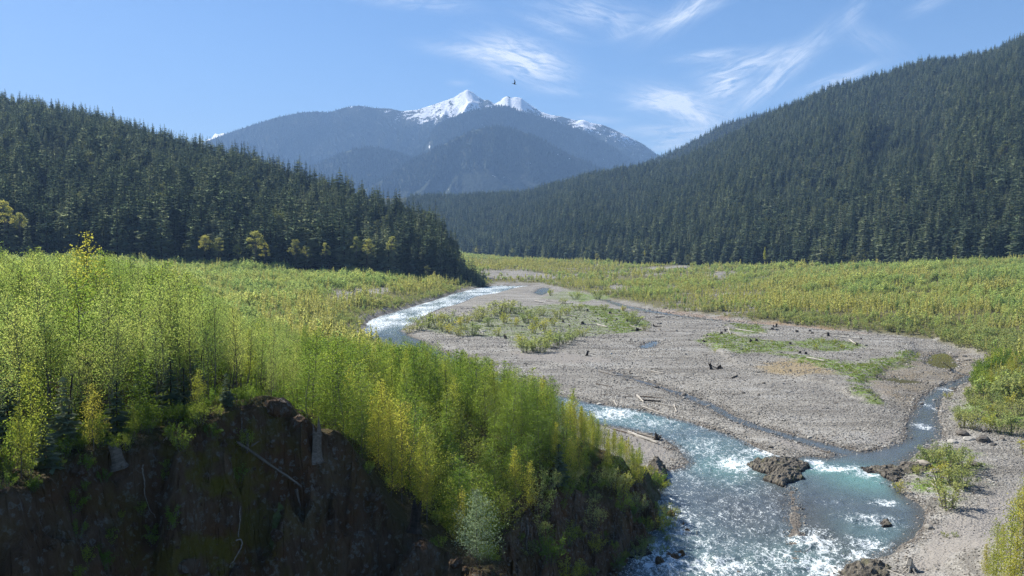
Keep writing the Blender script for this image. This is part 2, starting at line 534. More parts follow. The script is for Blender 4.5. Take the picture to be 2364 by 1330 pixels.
GREENS = [P0((1618, 790), (1640, 775), (1700, 782), (1740, 790), (1790, 795), (1835, 800), (1830, 820), (1760, 824), (1700, 824), (1650, 812)),
          P0((1690, 752), (1760, 760), (1775, 775), (1740, 785), (1695, 775)),
          P0((1838, 795), (1880, 789), (1940, 794), (1980, 805), (1970, 820), (1900, 821), (1840, 816)),
          P0((1790, 827), (1850, 830), (1890, 838), (1950, 848), (1990, 850), (2060, 833), (2112, 817), (2124, 826), (2070, 858), (2018, 885), (1990, 900), (2000, 925), (2022, 938), (1985, 920), (1955, 882), (1920, 866), (1850, 846)),
          P0((1070, 735), (1180, 712), (1320, 703), (1400, 712), (1460, 725), (1495, 750), (1470, 770), (1380, 777), (1280, 792), (1220, 812), (1195, 802), (1150, 782), (1090, 780), (1010, 772), (955, 757), (1000, 735)),
          P0((1300, 672), (1420, 690), (1340, 700), (1250, 690)),
          P0((2070, 1055), (2140, 1040), (2250, 1060), (2240, 1110), (2200, 1165), (2130, 1140), (2085, 1100)),
          P0((2215, 930), (2370, 940), (2370, 1010), (2230, 980))]
DRY = P0((1755, 852), (1850, 838), (1900, 850), (1925, 872), (1850, 877), (1780, 866))
SANDS = [P0((1180, 815), (1290, 818), (1400, 832), (1420, 842), (1300, 842), (1200, 832)), P0((1790, 1012), (1850, 1025), (1918, 1052), (1870, 1050), (1810, 1040), (1790, 1022)),
         P0((1420, 995), (1500, 1005), (1550, 1035), (1540, 1070), (1480, 1060)), P0((2150, 1230), (2370, 1120), (2370, 1330), (2120, 1330)),
         P0((2040, 995), (2090, 985), (2085, 1010), (2020, 1030)), P0((2010, 870), (2040, 885), (2060, 920), (2040, 925), (2008, 895))]
BROWN = P0((1990, 880), (2060, 850), (2130, 815), (2230, 815), (2270, 838), (2230, 880), (2160, 920), (2120, 960), (2060, 930))
RUST = [at(*p)[:2] for p in ((1530, 719), (1600, 730), (1680, 740), (1800, 753), (2000, 776))]

OPENINGS = [ground_poly([(1090, 630), (1180, 626), (1260, 631), (1315, 640), (1240, 644), (1120, 643)], 3.0), ground_poly([(1600, 642), (1660, 636), (1730, 641), (1720, 649), (1640, 650)], 4.0),
            ground_poly([(1385, 662), (1420, 656), (1470, 664), (1450, 676), (1400, 674)], 2.0), ground_poly([(755, 676), (800, 662), (870, 657), (935, 652), (935, 660), (870, 672), (800, 684)], 9.0), ground_poly([(1480, 622), (1600, 620), (1600, 626), (1490, 629)], 4.0)]
YSTRIP = ground_poly([(1080, 608), (1250, 609), (1400, 622), (1400, 634), (1240, 629), (1095, 627)], 3.5)


def opening(x, y):
    o = np.zeros(np.shape(x))
    for pl in OPENINGS:
        o = np.maximum(o, sstep(1, -6, poly_sd(x, y, pl) + 3 + fbm(x / 14, y / 14, 3, 67) * 9))
    return o


EDGE_A = [(-700, 1130, 36), (0, 1125, 40), (250, 1045, 48), (430, 990, 52), (560, 940, 54.5), (620, 926, 55), (680, 950, 56.5),
          (740, 992, 57), (800, 1052, 58), (880, 1142, 58), (960, 1222, 57), (1100, 1282, 55), (1135, 1340, 52)]
EDGE_B = [(1150, 1310, 70), (1172, 1190, 80), (1250, 1135, 88), (1330, 1132, 94), (1400, 1160, 100), (1478, 1132, 114), (1492, 1075, 122)]
HEAD_TOPS = [(-600, 1000, 55), (0, 960, 60), (300, 950, 62), (500, 930, 62), (590, 925, 66), (640, 965, 66), (760, 990, 68), (850, 1060, 70), (950, 1150, 70), (1000, 1180, 74),
             (1100, 1100, 85), (1200, 1040, 95), (1300, 1030, 108), (1420, 1060, 112), (900, 945, 90), (1050, 960, 105), (700, 955, 85), (300, 810, 85), (450, 850, 85), (-200, 800, 85)]
FAR_MID = [(600, 100, 22.0), (500, 105, 24.5), (600, 125, 19.5), (800, 100, 19.0), (800, 120, 17.0)]
FAR_Z = [(1400, 130, 2.0), (1290, 134, 5.5), (1200, 137, 8.5), (1100, 140, 11.5), (900, 142, 14.5), (700, 145, 17.5), (400, 150, 22.5), (0, 160, 24), (-700, 160, 25)]


def col_x(px, depth):
    return (px - CX) / FPX * depth


_hp = [at_depth(*p) for p in EDGE_A + EDGE_B + HEAD_TOPS] + [np.array((col_x(p, d), d, z)) for p, d, z in FAR_Z + FAR_MID]
_hp = np.array(_hp)
HEAD_POLY = [tuple(at_depth(*p)[:2]) for p in EDGE_A + EDGE_B] + [(col_x(p, d), d) for p, d, z in FAR_Z]


def _tps_fit(P, lam=8.0):
    n = len(P)
    d2 = ((P[:, None, :2] - P[None, :, :2]) ** 2).sum(-1)
    K = np.where(d2 > 0, 0.5 * d2 * np.log(d2 + 1e-12), 0) + lam * np.eye(n)
    Q = np.concatenate([np.ones((n, 1)), P[:, :2]], 1)
    A = np.block([[K, Q], [Q.T, np.zeros((3, 3))]])
    return np.linalg.solve(A, np.concatenate([P[:, 2], np.zeros(3)]))


_tps = _tps_fit(_hp)


def tps(x, y):
    out = _tps[-3] + _tps[-2] * x + _tps[-1] * y
    for i in range(len(_hp)):
        d2 = (x - _hp[i, 0]) ** 2 + (y - _hp[i, 1]) ** 2
        out = out + _tps[i] * 0.5 * d2 * np.log(d2 + 1e-12)
    return out


def headland(x, y):
    """top of the terrace with the alders, falling off outside its edge"""
    x, y = np.asarray(x, float), np.asarray(y, float)
    out = np.full(x.shape, -60.0)
    m = (y > 15) & (y < 330) & (x > -330) & (x < 90)
    if not m.any():
        return out
    xs, ys = x[m], y[m]
    sd = poly_sd(xs, ys, HEAD_POLY)
    # nearest point on the outline gives the height the slope starts from
    z = tps(np.clip(xs, -70, 30), np.clip(ys, 36, 160))
    steep = np.where(ys < 66, 3.2, 1.35)
    steep = np.where(ys > 125, 0.45, steep)
    zz = np.where(sd < 0, z, z - np.maximum(sd, 0) * steep)
    out[m] = zz
    return out


def water_sd(x, y):
    d = poly_sd(x, y, RIVER)
    for pl in (SIDE_WET, POOL, POOL2, POND):
        d = np.minimum(d, poly_sd(x, y, pl))
    d = np.minimum(d, line_sd(x, y, STREAM, STREAM_W))
    d = np.minimum(d, line_sd(x, y, CREEK, CREEK_W))
    d = np.minimum(d, line_sd(x, y, FAR_CREEK, FAR_CREEK_W))
    return d


def terrace(x, y, sd):
    """height of the shrub terraces outside the active channel"""
    t = x / np.maximum(y, 1.0)
    k = np.interp(t, [-0.6, -0.13, -0.06, 0.16, 0.42, 0.6, 0.9], [0.12, 0.12, 0.02, 0.012, 0.06, 0.105, 0.11])
    cap = np.interp(t, [-0.6, -0.16, -0.07, 0.0, 0.12, 0.4, 0.6, 0.9], [26, 23, 10, 5, 6, 13, 22, 25])
    d = np.maximum(sd, 0)
    z = cap * (1 - np.exp(-d * k / cap * 1.25))
    z = z + 1.3 * sstep(0, 3, sd) * (0.6 + 0.4 * vnoise(x / 40, y / 40, 5))
    z = z + fbm(x / 55, y / 55, 3, 8) * 1.6 * sstep(5, 60, d)
    return z


def height(x, y, detail=True):
    x, y = np.asarray(x, float), np.asarray(y, float)
    csd = poly_sd(x, y, CHANNEL)
    wsd = water_sd(x, y)
    wob = fbm(x / 6, y / 6, 3, 3) * 0.9 if detail else 0
    w = wsd + wob * np.clip(y / 300, 0.3, 1.0)
    bar = 0.85 * sstep(0.8, -1.6, poly_sd(x, y, BAR) + fbm(x / 9, y / 9, 2, 21) * 1.5)
    gravel = 0.55 * sstep(0, 7, w) + 0.16 * np.clip(w, 0, 1.2) + 0.22 * fbm(x / 14, y / 14, 3, 12) * sstep(1, 8, w) + bar
    bed = np.maximum(w * 0.35, -1.2)
    z = np.where(w > 0, gravel, bed)
    shoal = poly_sd(x, y, SHOAL)
    z = np.where(w < 0, np.maximum(z, -0.9 + 0.93 * sstep(1.5, -1.2, shoal) + 0.08 * fbm(x / 1.5, y / 1.5, 2, 44)), z)
    spit = np.maximum(0, terrace(x, y, csd))
    z = np.where(csd > 0, np.maximum(z, spit + gravel * 0.6), z)
    # bank of the river's near side on the right rises to where the camera's side bushes stand
    z = z + 5.0 * sstep(38, 52, x - 0.10 * y) * sstep(104, 86, y)
    if detail:
        z = z + 0.05 * fbm(x / 1.3, y / 1.3, 2, 30) * sstep(0.3, 2, w)
    return np.maximum(z, headland(x, y))


# hills: (photo column, depth of the foot, depth of the crest, photo row of the crest's tree tops)
LEFT_HILL = [(-900, 560, 1900, 60), (-400, 600, 1750, 130), (0, 630, 1500, 213), (130, 640, 1430, 238), (260, 645, 1370, 268), (380, 650, 1310, 300), (490, 655, 1250, 330),
             (600, 660, 1180, 356), (710, 668, 1100, 386), (800, 675, 1040, 412), (880, 685, 980, 440), (950, 695, 920, 462), (1000, 700, 870, 490),
             (1032, 703, 840, 522), (1058, 700, 810, 572), (1082, 698, 790, 626), (1102, 696, 770, 658), (1118, 694, 740, 674)]
RIGHT_HILL = [(700, 2500, 3500, 452), (900, 2300, 3300, 448), (980, 2150, 3200, 443), (1080, 1950, 3050, 442), (1200, 1620, 2900, 436), (1280, 1450, 2800, 416), (1360, 1320, 2700, 392),
              (1440, 1220, 2600, 380), (1520, 1130, 2550, 368), (1564, 1090, 2500, 360), (1640, 1030, 2450, 325), (1700, 985, 2400, 295), (1760, 945, 2400, 262), (1800, 915, 2400, 243),
              (1850, 880, 2380, 224), (1900, 850, 2350, 200), (1990, 805, 2300, 178), (2075, 765, 2250, 150), (2140, 738, 2200, 134), (2240, 700, 2100, 122), (2290, 682, 2050, 106),
              (2364, 655, 2000, 76), (2600, 600, 1850, 20), (3200, 540, 1600, -60)]
BACK_HILL = [(1380, 3000, 3900, 420), (1480, 3000, 3850, 372), (1520, 3000, 3800, 354), (1560, 3000, 3800, 336), (1610, 3000, 3800, 310), (1660, 3000, 3800, 282), (1720, 3000, 3800, 262), (1780, 3000, 3800, 252),
             (1860, 3000, 3800, 236), (2000, 3000, 3800, 230)]


def crest_z(px, py, depth):
    return CAM_H + (HORIZON - np.asarray(py, float)) / FPX * np.asarray(depth, float) * 1.0017


def hill_fn(spec, tree_h, shape=1.0, seed=0, gully=0.10):
    s = np.array(spec, float)
    tt = (s[:, 0] - CX) / FPX
    zc = crest_z(s[:, 0], s[:, 3], s[:, 2]) - (np.interp(s[:, 0], [940, 1036, 1100, 1118], [tree_h, tree_h * 0.6, 9, 4]) if spec is LEFT_HILL else tree_h)

    def f(x, y):
        x, y = np.asarray(x, float), np.asarray(y, float)
        t = x / np.maximum(y, 1)
        d0, d1, z1 = np.interp(t, tt, s[:, 1]), np.interp(t, tt, s[:, 2]), np.interp(t, tt, zc)
        z0 = np.interp(t, tt, ZBASE[id(spec)])
        u = (y - d0) / np.maximum(d1 - d0, 1)
        prof = np.clip(u, 0, 1) ** shape
        z = z0 + (z1 - z0) * prof
        span = np.maximum(z1 - z0, 0)
        along = t * 40.0 + fbm(x / 300, y / 300, 2, seed + 4) * 0.8
        rib = (fbm(along / 4, u * 1.2, 3, seed) + 0.5 * fbm(along, u * 2.0, 2, seed + 9)) * gully
        z = z + span * rib * np.sin(np.pi * np.clip(u, 0, 1)) ** 1.3
        z = np.where(u > 1, z1 - (y - d1) * 0.35, z)
        z = np.where(u < 0, z0 + u * 12, z)
        return z, u
    return f, tt


def base_heights(spec):
    s = np.array(spec, float)
    x = (s[:, 0] - CX) / FPX * s[:, 1]
    return height(x, s[:, 1], False) - 1.0


ZBASE = {id(sp): base_heights(sp) for sp in (LEFT_HILL, RIGHT_HILL)}
ZBASE[id(BACK_HILL)] = np.full(len(BACK_HILL), 60.0)
left_hill, TL = hill_fn(LEFT_HILL, 25.0, 0.9, 101, 0.09)
right_hill, TR = hill_fn(RIGHT_HILL, 20.0, 1.0, 205, 0.07)
back_hill, TB = hill_fn(BACK_HILL, 28.0, 1.0, 305, 0.05)


def polar_mesh(name, fn, tmin, tmax, nt, nd, spec, mat, over=1.35, tpow=1.0):
    s = np.array(spec, float)
    tt = (s[:, 0] - CX) / FPX
    t = np.linspace(tmin, tmax, nt)
    u = np.concatenate([np.linspace(-0.06, 1.0, nd), np.linspace(1.03, over, 8)])
    d0, d1 = np.interp(t, tt, s[:, 1]), np.interp(t, tt, s[:, 2])
    Y = d0[None] + (d1 - d0)[None] * u[:, None]
    X = t[None] * Y
    Z, U = fn(X, Y)
    V = np.stack([X, Y, Z], -1).reshape(-1, 3)
    me = make_mesh(name, V, grid_faces(len(u), nt), [mat], smooth=True)
    return link(name, me, kind='structure')


polar_mesh('wooded_hill', left_hill, TL[0], TL[-1], 260, 60, LEFT_HILL, M_FLOOR)
polar_mesh('wooded_hill', right_hill, TR[0], TR[-1], 300, 90, RIGHT_HILL, M_FLOOR)
polar_mesh('wooded_hill', back_hill, TB[0], TB[-1], 120, 40, BACK_HILL, M_FLOOR)

# the far mountain: three ridges one behind the other, the last one with the snowy peaks
M3 = [(500, 470), (780, 455), (850, 430), (894, 406), (950, 368), (1010, 338), (1063, 312), (1095, 298), (1120, 293), (1150, 290), (1195, 297), (1251, 320), (1307, 350), (1364, 376), (1420, 405), (1500, 440), (1700, 470)]
M4 = [(500, 445), (660, 418), (714, 388), (760, 364), (810, 344), (860, 336), (900, 345), (950, 362), (1000, 378), (1050, 398), (1700, 460)]
M2 = [(500, 460), (820, 440), (900, 398), (950, 364), (985, 336), (1003, 300), (1033, 279), (1070, 264), (1100, 253), (1146, 245), (1176, 249), (1221, 260), (1251, 268), (1296, 283), (1334, 298), (1371, 317), (1420, 346), (1458, 372), (1520, 410), (1700, 450)]
M1 = [(360, 380), (440, 345), (500, 322), (530, 311), (600, 288), (650, 273), (700, 263), (730, 261), (765, 263), (800, 252), (832, 247), (870, 253), (905, 254), (930, 260), (965, 257), (1000, 246), (1030, 236), (1050, 229), (1065, 219), (1080, 211), (1092, 217), (1103, 226), (1118, 235), (1128, 234), (1142, 244), (1152, 238), (1163, 229), (1172, 226), (1180, 230), (1190, 228), (1203, 230), (1213, 238), (1228, 248), (1248, 261), (1270, 268), (1290, 271),
      (1330, 281), (1345, 279), (1362, 286), (1390, 291), (1412, 300), (1450, 318), (1480, 333), (1510, 356), (1560, 385), (1700, 420)]
LAYERS = [(5600, None), (6500, M3), (7400, M4), (8200, M2), (9600, M1), (11200, None)]


def mountain_z(x, y):
    px = CX + FPX * x / y
    zs = []
    for D, prof in LAYERS:
        if prof is None:
            zs.append(np.full(px.shape, 120.0 if D < 6000 else 300.0))
        else:
            p = np.array(prof, float)
            zs.append(crest_z(px, np.interp(px, p[:, 0], p[:, 1]), D) - (8.0 if prof is M1 else 22.0))
    z = np.zeros(px.shape)
    for i in range(len(LAYERS) - 1):
        a, b = LAYERS[i][0], LAYERS[i + 1][0]
        m = (y >= a) & (y <= b)
        s = (y - a) / (b - a)
        dip = 0.0 if i in (0, 4) else 0.16 * np.minimum(zs[i], zs[i + 1]) * np.sin(np.pi * s)
        zz = zs[i] + (zs[i + 1] - zs[i]) * s - dip
        ridge = 1 - np.abs(fbm(x / 420 + fbm(x / 900, y / 900, 2, 70), y / 900, 4, 71))
        zz = zz + (ridge - 0.62) * 150 * np.sin(np.pi * s) ** 0.8 * (0.35 if i == 4 else 1.0)
        z = np.where(m, zz, z)
    z = np.where(y < LAYERS[0][0], 120 - (LAYERS[0][0] - y) * 0.2, z)
    return z


t = np.linspace((360 - CX) / FPX, (1700 - CX) / FPX, 560)
yy = np.concatenate([np.linspace(5300, 6480, 40), np.linspace(6500, 9300, 110), np.linspace(9320, 9600, 30), np.linspace(9650, 11200, 12)])
Y = np.repeat(yy[:, None], len(t), 1)
X = t[None] * Y
Z = mountain_z(X, Y)
PXm = CX + FPX * X / Y
lay = sstep(8700, 9500, Y)
PEAKS = [(1070, 80, 276, 1.35), (1190, 62, 258, 1.4), (985, 66, 280, 1.0), (1265, 36, 284, 1.0), (1350, 52, 302, 1.05), (1440, 66, 336, 0.72), (830, 34, 262, 0.35), (905, 40, 266, 0.45)]
ux, uy, _f = project(np.stack([X, Y, Z], -1))
uy = uy.reshape(X.shape)
snow = np.zeros(X.shape)
for c_, w_, low_, s_ in PEAKS:
    alt = sstep(low_ + 26, low_ - 18, CY - (CY - uy))
    snow = np.maximum(snow, s_ * np.exp(-((PXm - c_) / w_) ** 2) * alt)
rocky = np.exp(-((PXm - 1118) / 14) ** 2) * 0.75 + np.exp(-((PXm - 1044) / 7) ** 2) * 0.35 + np.exp(-((PXm - 1176) / 5) ** 2) * 0.4
snow = np.clip(snow * 0.72, 0, 0.90) * lay * (1 - rocky * sstep(0.2, 1.0, vnoise(PXm / 6, Y / 130, 7) + 0.35))
gul = np.exp(-((PXm - 993) / 3.0) ** 2) * sstep(352, 346, uy) * sstep(328, 334, uy) * 0.62
snow = np.maximum(snow, gul)
V = np.stack([X, Y, Z], -1).reshape(-1, 3)
me = make_mesh('mountain', V, grid_faces(len(yy), len(t)), [M_MOUNT], smooth=True,
               attrs={'snow': snow.ravel(), 'rock': (snow * 0.9).ravel()})
link('mountain', me, kind='structure')
FAR = [(420, 356), (470, 334), (488, 323), (500, 315), (512, 312), (522, 310), (534, 313), (550, 320), (600, 340)]
p = np.array(FAR, float)
px = np.linspace(420, 600, 50)
v = []
for k, (D, f) in enumerate(((11300, 0.4), (11600, 0.8), (11800, 1.0), (12000, 0.8))):
    zc = crest_z(px, np.interp(px, p[:, 0], p[:, 1]), 11800) * f + 30 * fbm(px / 9, px * 0 + k, 3, 5)
    v.append(np.stack([(px - CX) / FPX * D, np.full(50, float(D)), zc], -1))
V = np.concatenate(v)
me = make_mesh('snowy_mountain', V, grid_faces(4, 50), [M_MOUNT], smooth=True, attrs={'snow': np.full(len(V), 0.9), 'rock': np.ones(len(V))})
link('snowy_mountain', me, kind='structure')

# ------------------------------------------------------------------ valley ground as one fan-shaped sheet plus the land all round it
CLIFF_BOX = (-62.0, 26.0, 30.0, 118.0)      # x0 x1 y0 y1 of the fine piece of the headland


def in_cliff_box(x, y, m=0.0):
    return (x > CLIFF_BOX[0] + m) & (x < CLIFF_BOX[1] - m) & (y > CLIFF_BOX[2] + m) & (y < CLIFF_BOX[3] - m)


rows = np.concatenate([np.geomspace(24, 420, 330), np.geomspace(424, 2600, 130)])
ts = np.concatenate([np.linspace(-1.3, -0.7, 30)[:-1], np.linspace(-0.7, 0.75, 400), np.linspace(0.75, 1.4, 30)[1:]])
Y = np.repeat(rows[:, None], len(ts), 1)
X = ts[None] * Y
Z = height(X, Y)
csd, wsd = poly_sd(X, Y, CHANNEL), water_sd(X, Y)
green = np.zeros(X.shape)
for g in GREENS:
    green = np.maximum(green, sstep(2.0, -2.5, poly_sd(X, Y, g) + fbm(X / 5, Y / 5, 3, 61) * 3.0))
sand = np.zeros(X.shape)
for g in SANDS:
    sand = np.maximum(sand, sstep(1.2, -1.5, poly_sd(X, Y, g) + fbm(X / 5, Y / 5, 3, 62) * 1.6))
soil = sstep(-1, 5, csd + fbm(X / 8, Y / 8, 3, 63) * 4)
soil = np.where((fbm(X / 26, Y / 9, 3, 66) > 0.52) & (np.abs(X / Y - 0.15) < 0.25) & (csd > 8), 0.1, soil)
soil = soil * (1 - 0.95 * opening(X, Y))
wet = np.maximum(sstep(1.6, 0.0, wsd + fbm(X / 3, Y / 3, 2, 64) * 0.8), 0.45 * sstep(2, -2, poly_sd(X, Y, BROWN)))
dry = np.maximum(sstep(2.5, -2.5, poly_sd(X, Y, DRY) + fbm(X / 4, Y / 4, 3, 65) * 2.5), 0.6 * sstep(3, -3, poly_sd(X, Y, BROWN)) * (vnoise(X / 3, Y / 3, 9)))
rust = 0.5 * sstep(6, 1, line_sd(X, Y, RUST, [0] * 5) + 3 * fbm(X / 8, Y / 8, 3, 68)) * sstep(0.2, 1.5, wsd)
head = headland(X, Y) > Z - 0.01
soil = np.where(head, 1.0, soil)
green = np.where(head, 0.4, np.where((X < 45) & (Y > 250), green * 0.55, green))
inb = in_cliff_box(X, Y, 1.5)
Zs = np.where(inb, Z - np.where(head, 4.0, 1.0), Z)
me = make_mesh('ground', np.stack([X, Y, Zs], -1).reshape(-1, 3), grid_faces(len(rows), len(ts)), [M_GROUND], smooth=True,
               attrs={'green': green.ravel(), 'sand': sand.ravel(), 'soil': soil.ravel(), 'wet': wet.ravel(), 'dry': dry.ravel(), 'rust': rust.ravel()})
link('ground', me, kind='structure')
V = np.array([(-14000, -4000, -4), (14000, -4000, -4), (14000, 12600, -4), (-14000, 12600, -4)], float)
link('land', make_mesh('land', V, np.array([[0, 1, 2, 3]]), [M_FLOOR]), kind='structure')

# fine piece of headland with the eroded cliff and the river bank
x = np.arange(CLIFF_BOX[0], CLIFF_BOX[1] + 0.01, 0.27)
y = np.arange(CLIFF_BOX[2], CLIFF_BOX[3] + 0.01, 0.27)
X, Y = np.meshgrid(x, y)


def cliff_height(X, Y):
    Xs = X + 1.3 * fbm(X / 4.2, Y / 4.2, 3, 80)
    Ys = Y + 1.5 * fbm(X / 3.4, Y / 3.4, 3, 90)
    z = np.maximum(headland(Xs, Ys), height(X, Y, False) * 0 - 1.5)
    sd = poly_sd(Xs, Ys, HEAD_POLY)
    face = sstep(-0.6, 1.2, sd)
    rib = (1 - np.abs(fbm(X / 2.1, Y / 7, 4, 83))) - 0.6
    z = z + face * (rib * 2.4 + fbm(X / 1.1, Y / 1.1, 3, 84) * 1.0) + (1 - face) * fbm(X / 3, Y / 3, 3, 85) * 0.25
    # terracettes: the face breaks in steps
    st = 2.6
    q = (z + 0.9 * fbm(X / 5, Y / 5, 2, 87)) / st
    stepz = (np.floor(q) + sstep(0.25, 0.75, q - np.floor(q))) * st - 0.9 * fbm(X / 5, Y / 5, 2, 87)
    z = z + face * 0.55 * (stepz - z)
    z = z + face * 0.55 * (np.abs(fbm(X / 1.7 + 3, Y / 1.7, 3, 93)) - 0.3)
    return z, face


Z, face = cliff_height(X, Y)
low = height(X, Y)
keepz = np.maximum(Z, np.where(headland(X, Y) < 0.2, low, -5))
keepz = np.where(Z > low + 0.02, Z, np.where(headland(X, Y) > low - 0.05, Z, low - 0.06))
top = sstep(0.5, 0.0, face)
moss = np.clip(sstep(1.6, -0.4, np.abs(X + 19.5 + 0.25 * (Y - 50)) / 5.0), 0, 1) * 0.9 + 0.15
keep = (headland(X, Y) > -14).ravel()
F = grid_faces(len(y), len(x), keep)
V, F, A = compact(np.stack([X, Y, keepz], -1).reshape(-1, 3), F, {'top': top.ravel(), 'moss': moss.ravel()})
me = make_mesh('cliff', V, F, [M_CLIFF], smooth=False, attrs=A)
link('cliff', me, kind='structure')


def ground_z(x, y):
    """height that things stand on"""
    x, y = np.atleast_1d(np.asarray(x, float)), np.atleast_1d(np.asarray(y, float))
    z = height(x, y)
    inb = in_cliff_box(x, y, 0.3)
    if inb.any():
        zc, _ = cliff_height(x[inb], y[inb])
        z[inb] = np.where(headland(x[inb], y[inb]) > 0.5, zc, z[inb])
    return z


# ------------------------------------------------------------------ water
rows = np.concatenate([np.geomspace(70, 260, 420), np.geomspace(261, 720, 130)])
ts = np.linspace(-0.26, 0.66, 640)
Y = np.repeat(rows[:, None], len(ts), 1)
X = ts[None] * Y
H = height(X, Y)
wsd = water_sd(X, Y)
wpx, wpy, _f = project(np.stack([X, Y, X * 0], -1))
wpx, wpy = wpx.reshape(X.shape), wpy.reshape(X.shape)


def blob(spots):
    out = np.zeros(X.shape)
    for px, py, rx, ry, s, rot in spots:
        c0 = at(px, py)
        cx_, cy_ = at(px + rx, py)[:2] - c0[:2], at(px, py - ry)[:2] - c0[:2]
        a, b = abs(cx_[0]), abs(cy_[1])
        r = math.radians(rot)
        dx, dy = X - c0[0], Y - c0[1]
        p, q = dx * math.cos(r) + dy * math.sin(r), -dx * math.sin(r) + dy * math.cos(r)
        out = np.maximum(out, s * np.exp(-(p / a) ** 2 - (q / b) ** 2))
    return out


main = poly_sd(X, Y, RIVER) < 2
foam = blob([(1420, 955, 90, 22, 0.85, -22), (1500, 975, 110, 26, 0.62, -20), (1620, 1030, 110, 40, 0.6, -25), (1700, 1070, 85, 26, 0.95, -10), (1760, 1045, 60, 14, 0.95, -10),
             (1590, 1100, 90, 50, 0.45, 0), (1540, 1190, 110, 70, 0.72, 0), (1620, 1250, 160, 60, 0.55, 0), (1520, 1290, 120, 60, 0.82, 0), (1720, 1130, 70, 30, 0.5, 0),
             (1930, 1080, 75, 9, 1.15, 0), (1880, 1068, 30, 8, 1.2, 0), (2000, 1092, 60, 14, 0.85, 0), (2035, 1112, 26, 18, 0.5, 0), (2040, 1160, 40, 10, 0.75, 0), (1800, 1290, 120, 50, 0.7, 0),
             (1880, 1250, 90, 40, 0.85, 0), (2000, 1255, 70, 24, 0.8, 0), (2010, 1200, 80, 22, 0.75, 0), (1900, 1310, 80, 40, 0.95, 0), (1660, 1310, 150, 40, 0.85, 0), (1980, 1280, 60, 20, 0.8, 0),
             (1910, 1160, 60, 8, 0.5, 0), (1760, 1180, 50, 20, 0.5, 0),
             (2130, 985, 30, 10, 0.85, 0), (2150, 940, 22, 22, 0.6, 0), (2190, 900, 30, 8, 0.75, 0), (1690, 968, 25, 6, 0.6, 0), (1790, 1000, 30, 6, 0.7, 0)])
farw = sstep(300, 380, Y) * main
foam = np.maximum(foam, farw * (0.47 + 0.46 * vnoise(X / 7, Y / 16, 3)))  # far reach: backlit sun glitter painted into the colour as white flecks
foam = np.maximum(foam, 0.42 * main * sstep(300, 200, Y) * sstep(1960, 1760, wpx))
turq = np.maximum(blob([(1700, 1078, 100, 34, 0.85, -8), (1780, 1055, 60, 16, 0.8, 0), (1990, 1105, 90, 34, 0.95, 0), (1910, 1085, 70, 16, 1.0, 0), (1470, 960, 160, 34, 0.5, -22), (1640, 1040, 140, 44, 0.38, -25),
             (1880, 1290, 200, 60, 0.42, 0), (1560, 1290, 170, 90, 0.28, 0), (2000, 1230, 120, 40, 0.3, 0)]), farw * 0.25)
shal = np.maximum(sstep(-2.6, -0.2, wsd), blob([(1840, 1180, 70, 110, 0.95, 0), (1740, 1200, 80, 80, 0.6, 0), (2140, 960, 40, 60, 0.55, 0), (2050, 1050, 140, 22, 0.2, 0)]))
olive = np.maximum(sstep(1.5, -1.0, poly_sd(X, Y, POOL)), sstep(1.5, -0.5, poly_sd(X, Y, POOL2)))
calm = np.clip(np.maximum.reduce([olive, sstep(1, -1, poly_sd(X, Y, POND)), 0.85 * sstep(1.5, -0.2, line_sd(X, Y, FAR_CREEK, FAR_CREEK_W)),
                                  0.5 * blob([(2020, 1046, 150, 22, 1.0, 0)]), 0.45 * sstep(1.0, -0.5, line_sd(X, Y, STREAM, STREAM_W))]), 0, 1)
foam = foam * (1 - calm)
shal = shal * (1 - sstep(1, -1, poly_sd(X, Y, POND)))
amp = 0.05 + 0.42 * np.clip(foam, 0, 1)
amp = amp * sstep(0.0, -1.5, wsd) * (1 - calm)
Zw = amp * (fbm(X / 2.4 + 0.3 * fbm(X / 5, Y / 5, 2, 4), Y / 1.5, 4, 50)) * 0.9
drop = sstep(1074, 1092, wpy + (wpx - 1880) * -0.05) * 0.0
keep = ((H < 0.35) & (wsd < 6)).ravel()
F = grid_faces(len(rows), len(ts), keep)
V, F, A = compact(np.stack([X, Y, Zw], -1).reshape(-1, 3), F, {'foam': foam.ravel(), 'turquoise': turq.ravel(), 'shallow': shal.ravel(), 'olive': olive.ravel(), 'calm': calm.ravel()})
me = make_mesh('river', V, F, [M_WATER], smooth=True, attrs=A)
link('river', me, kind='structure')

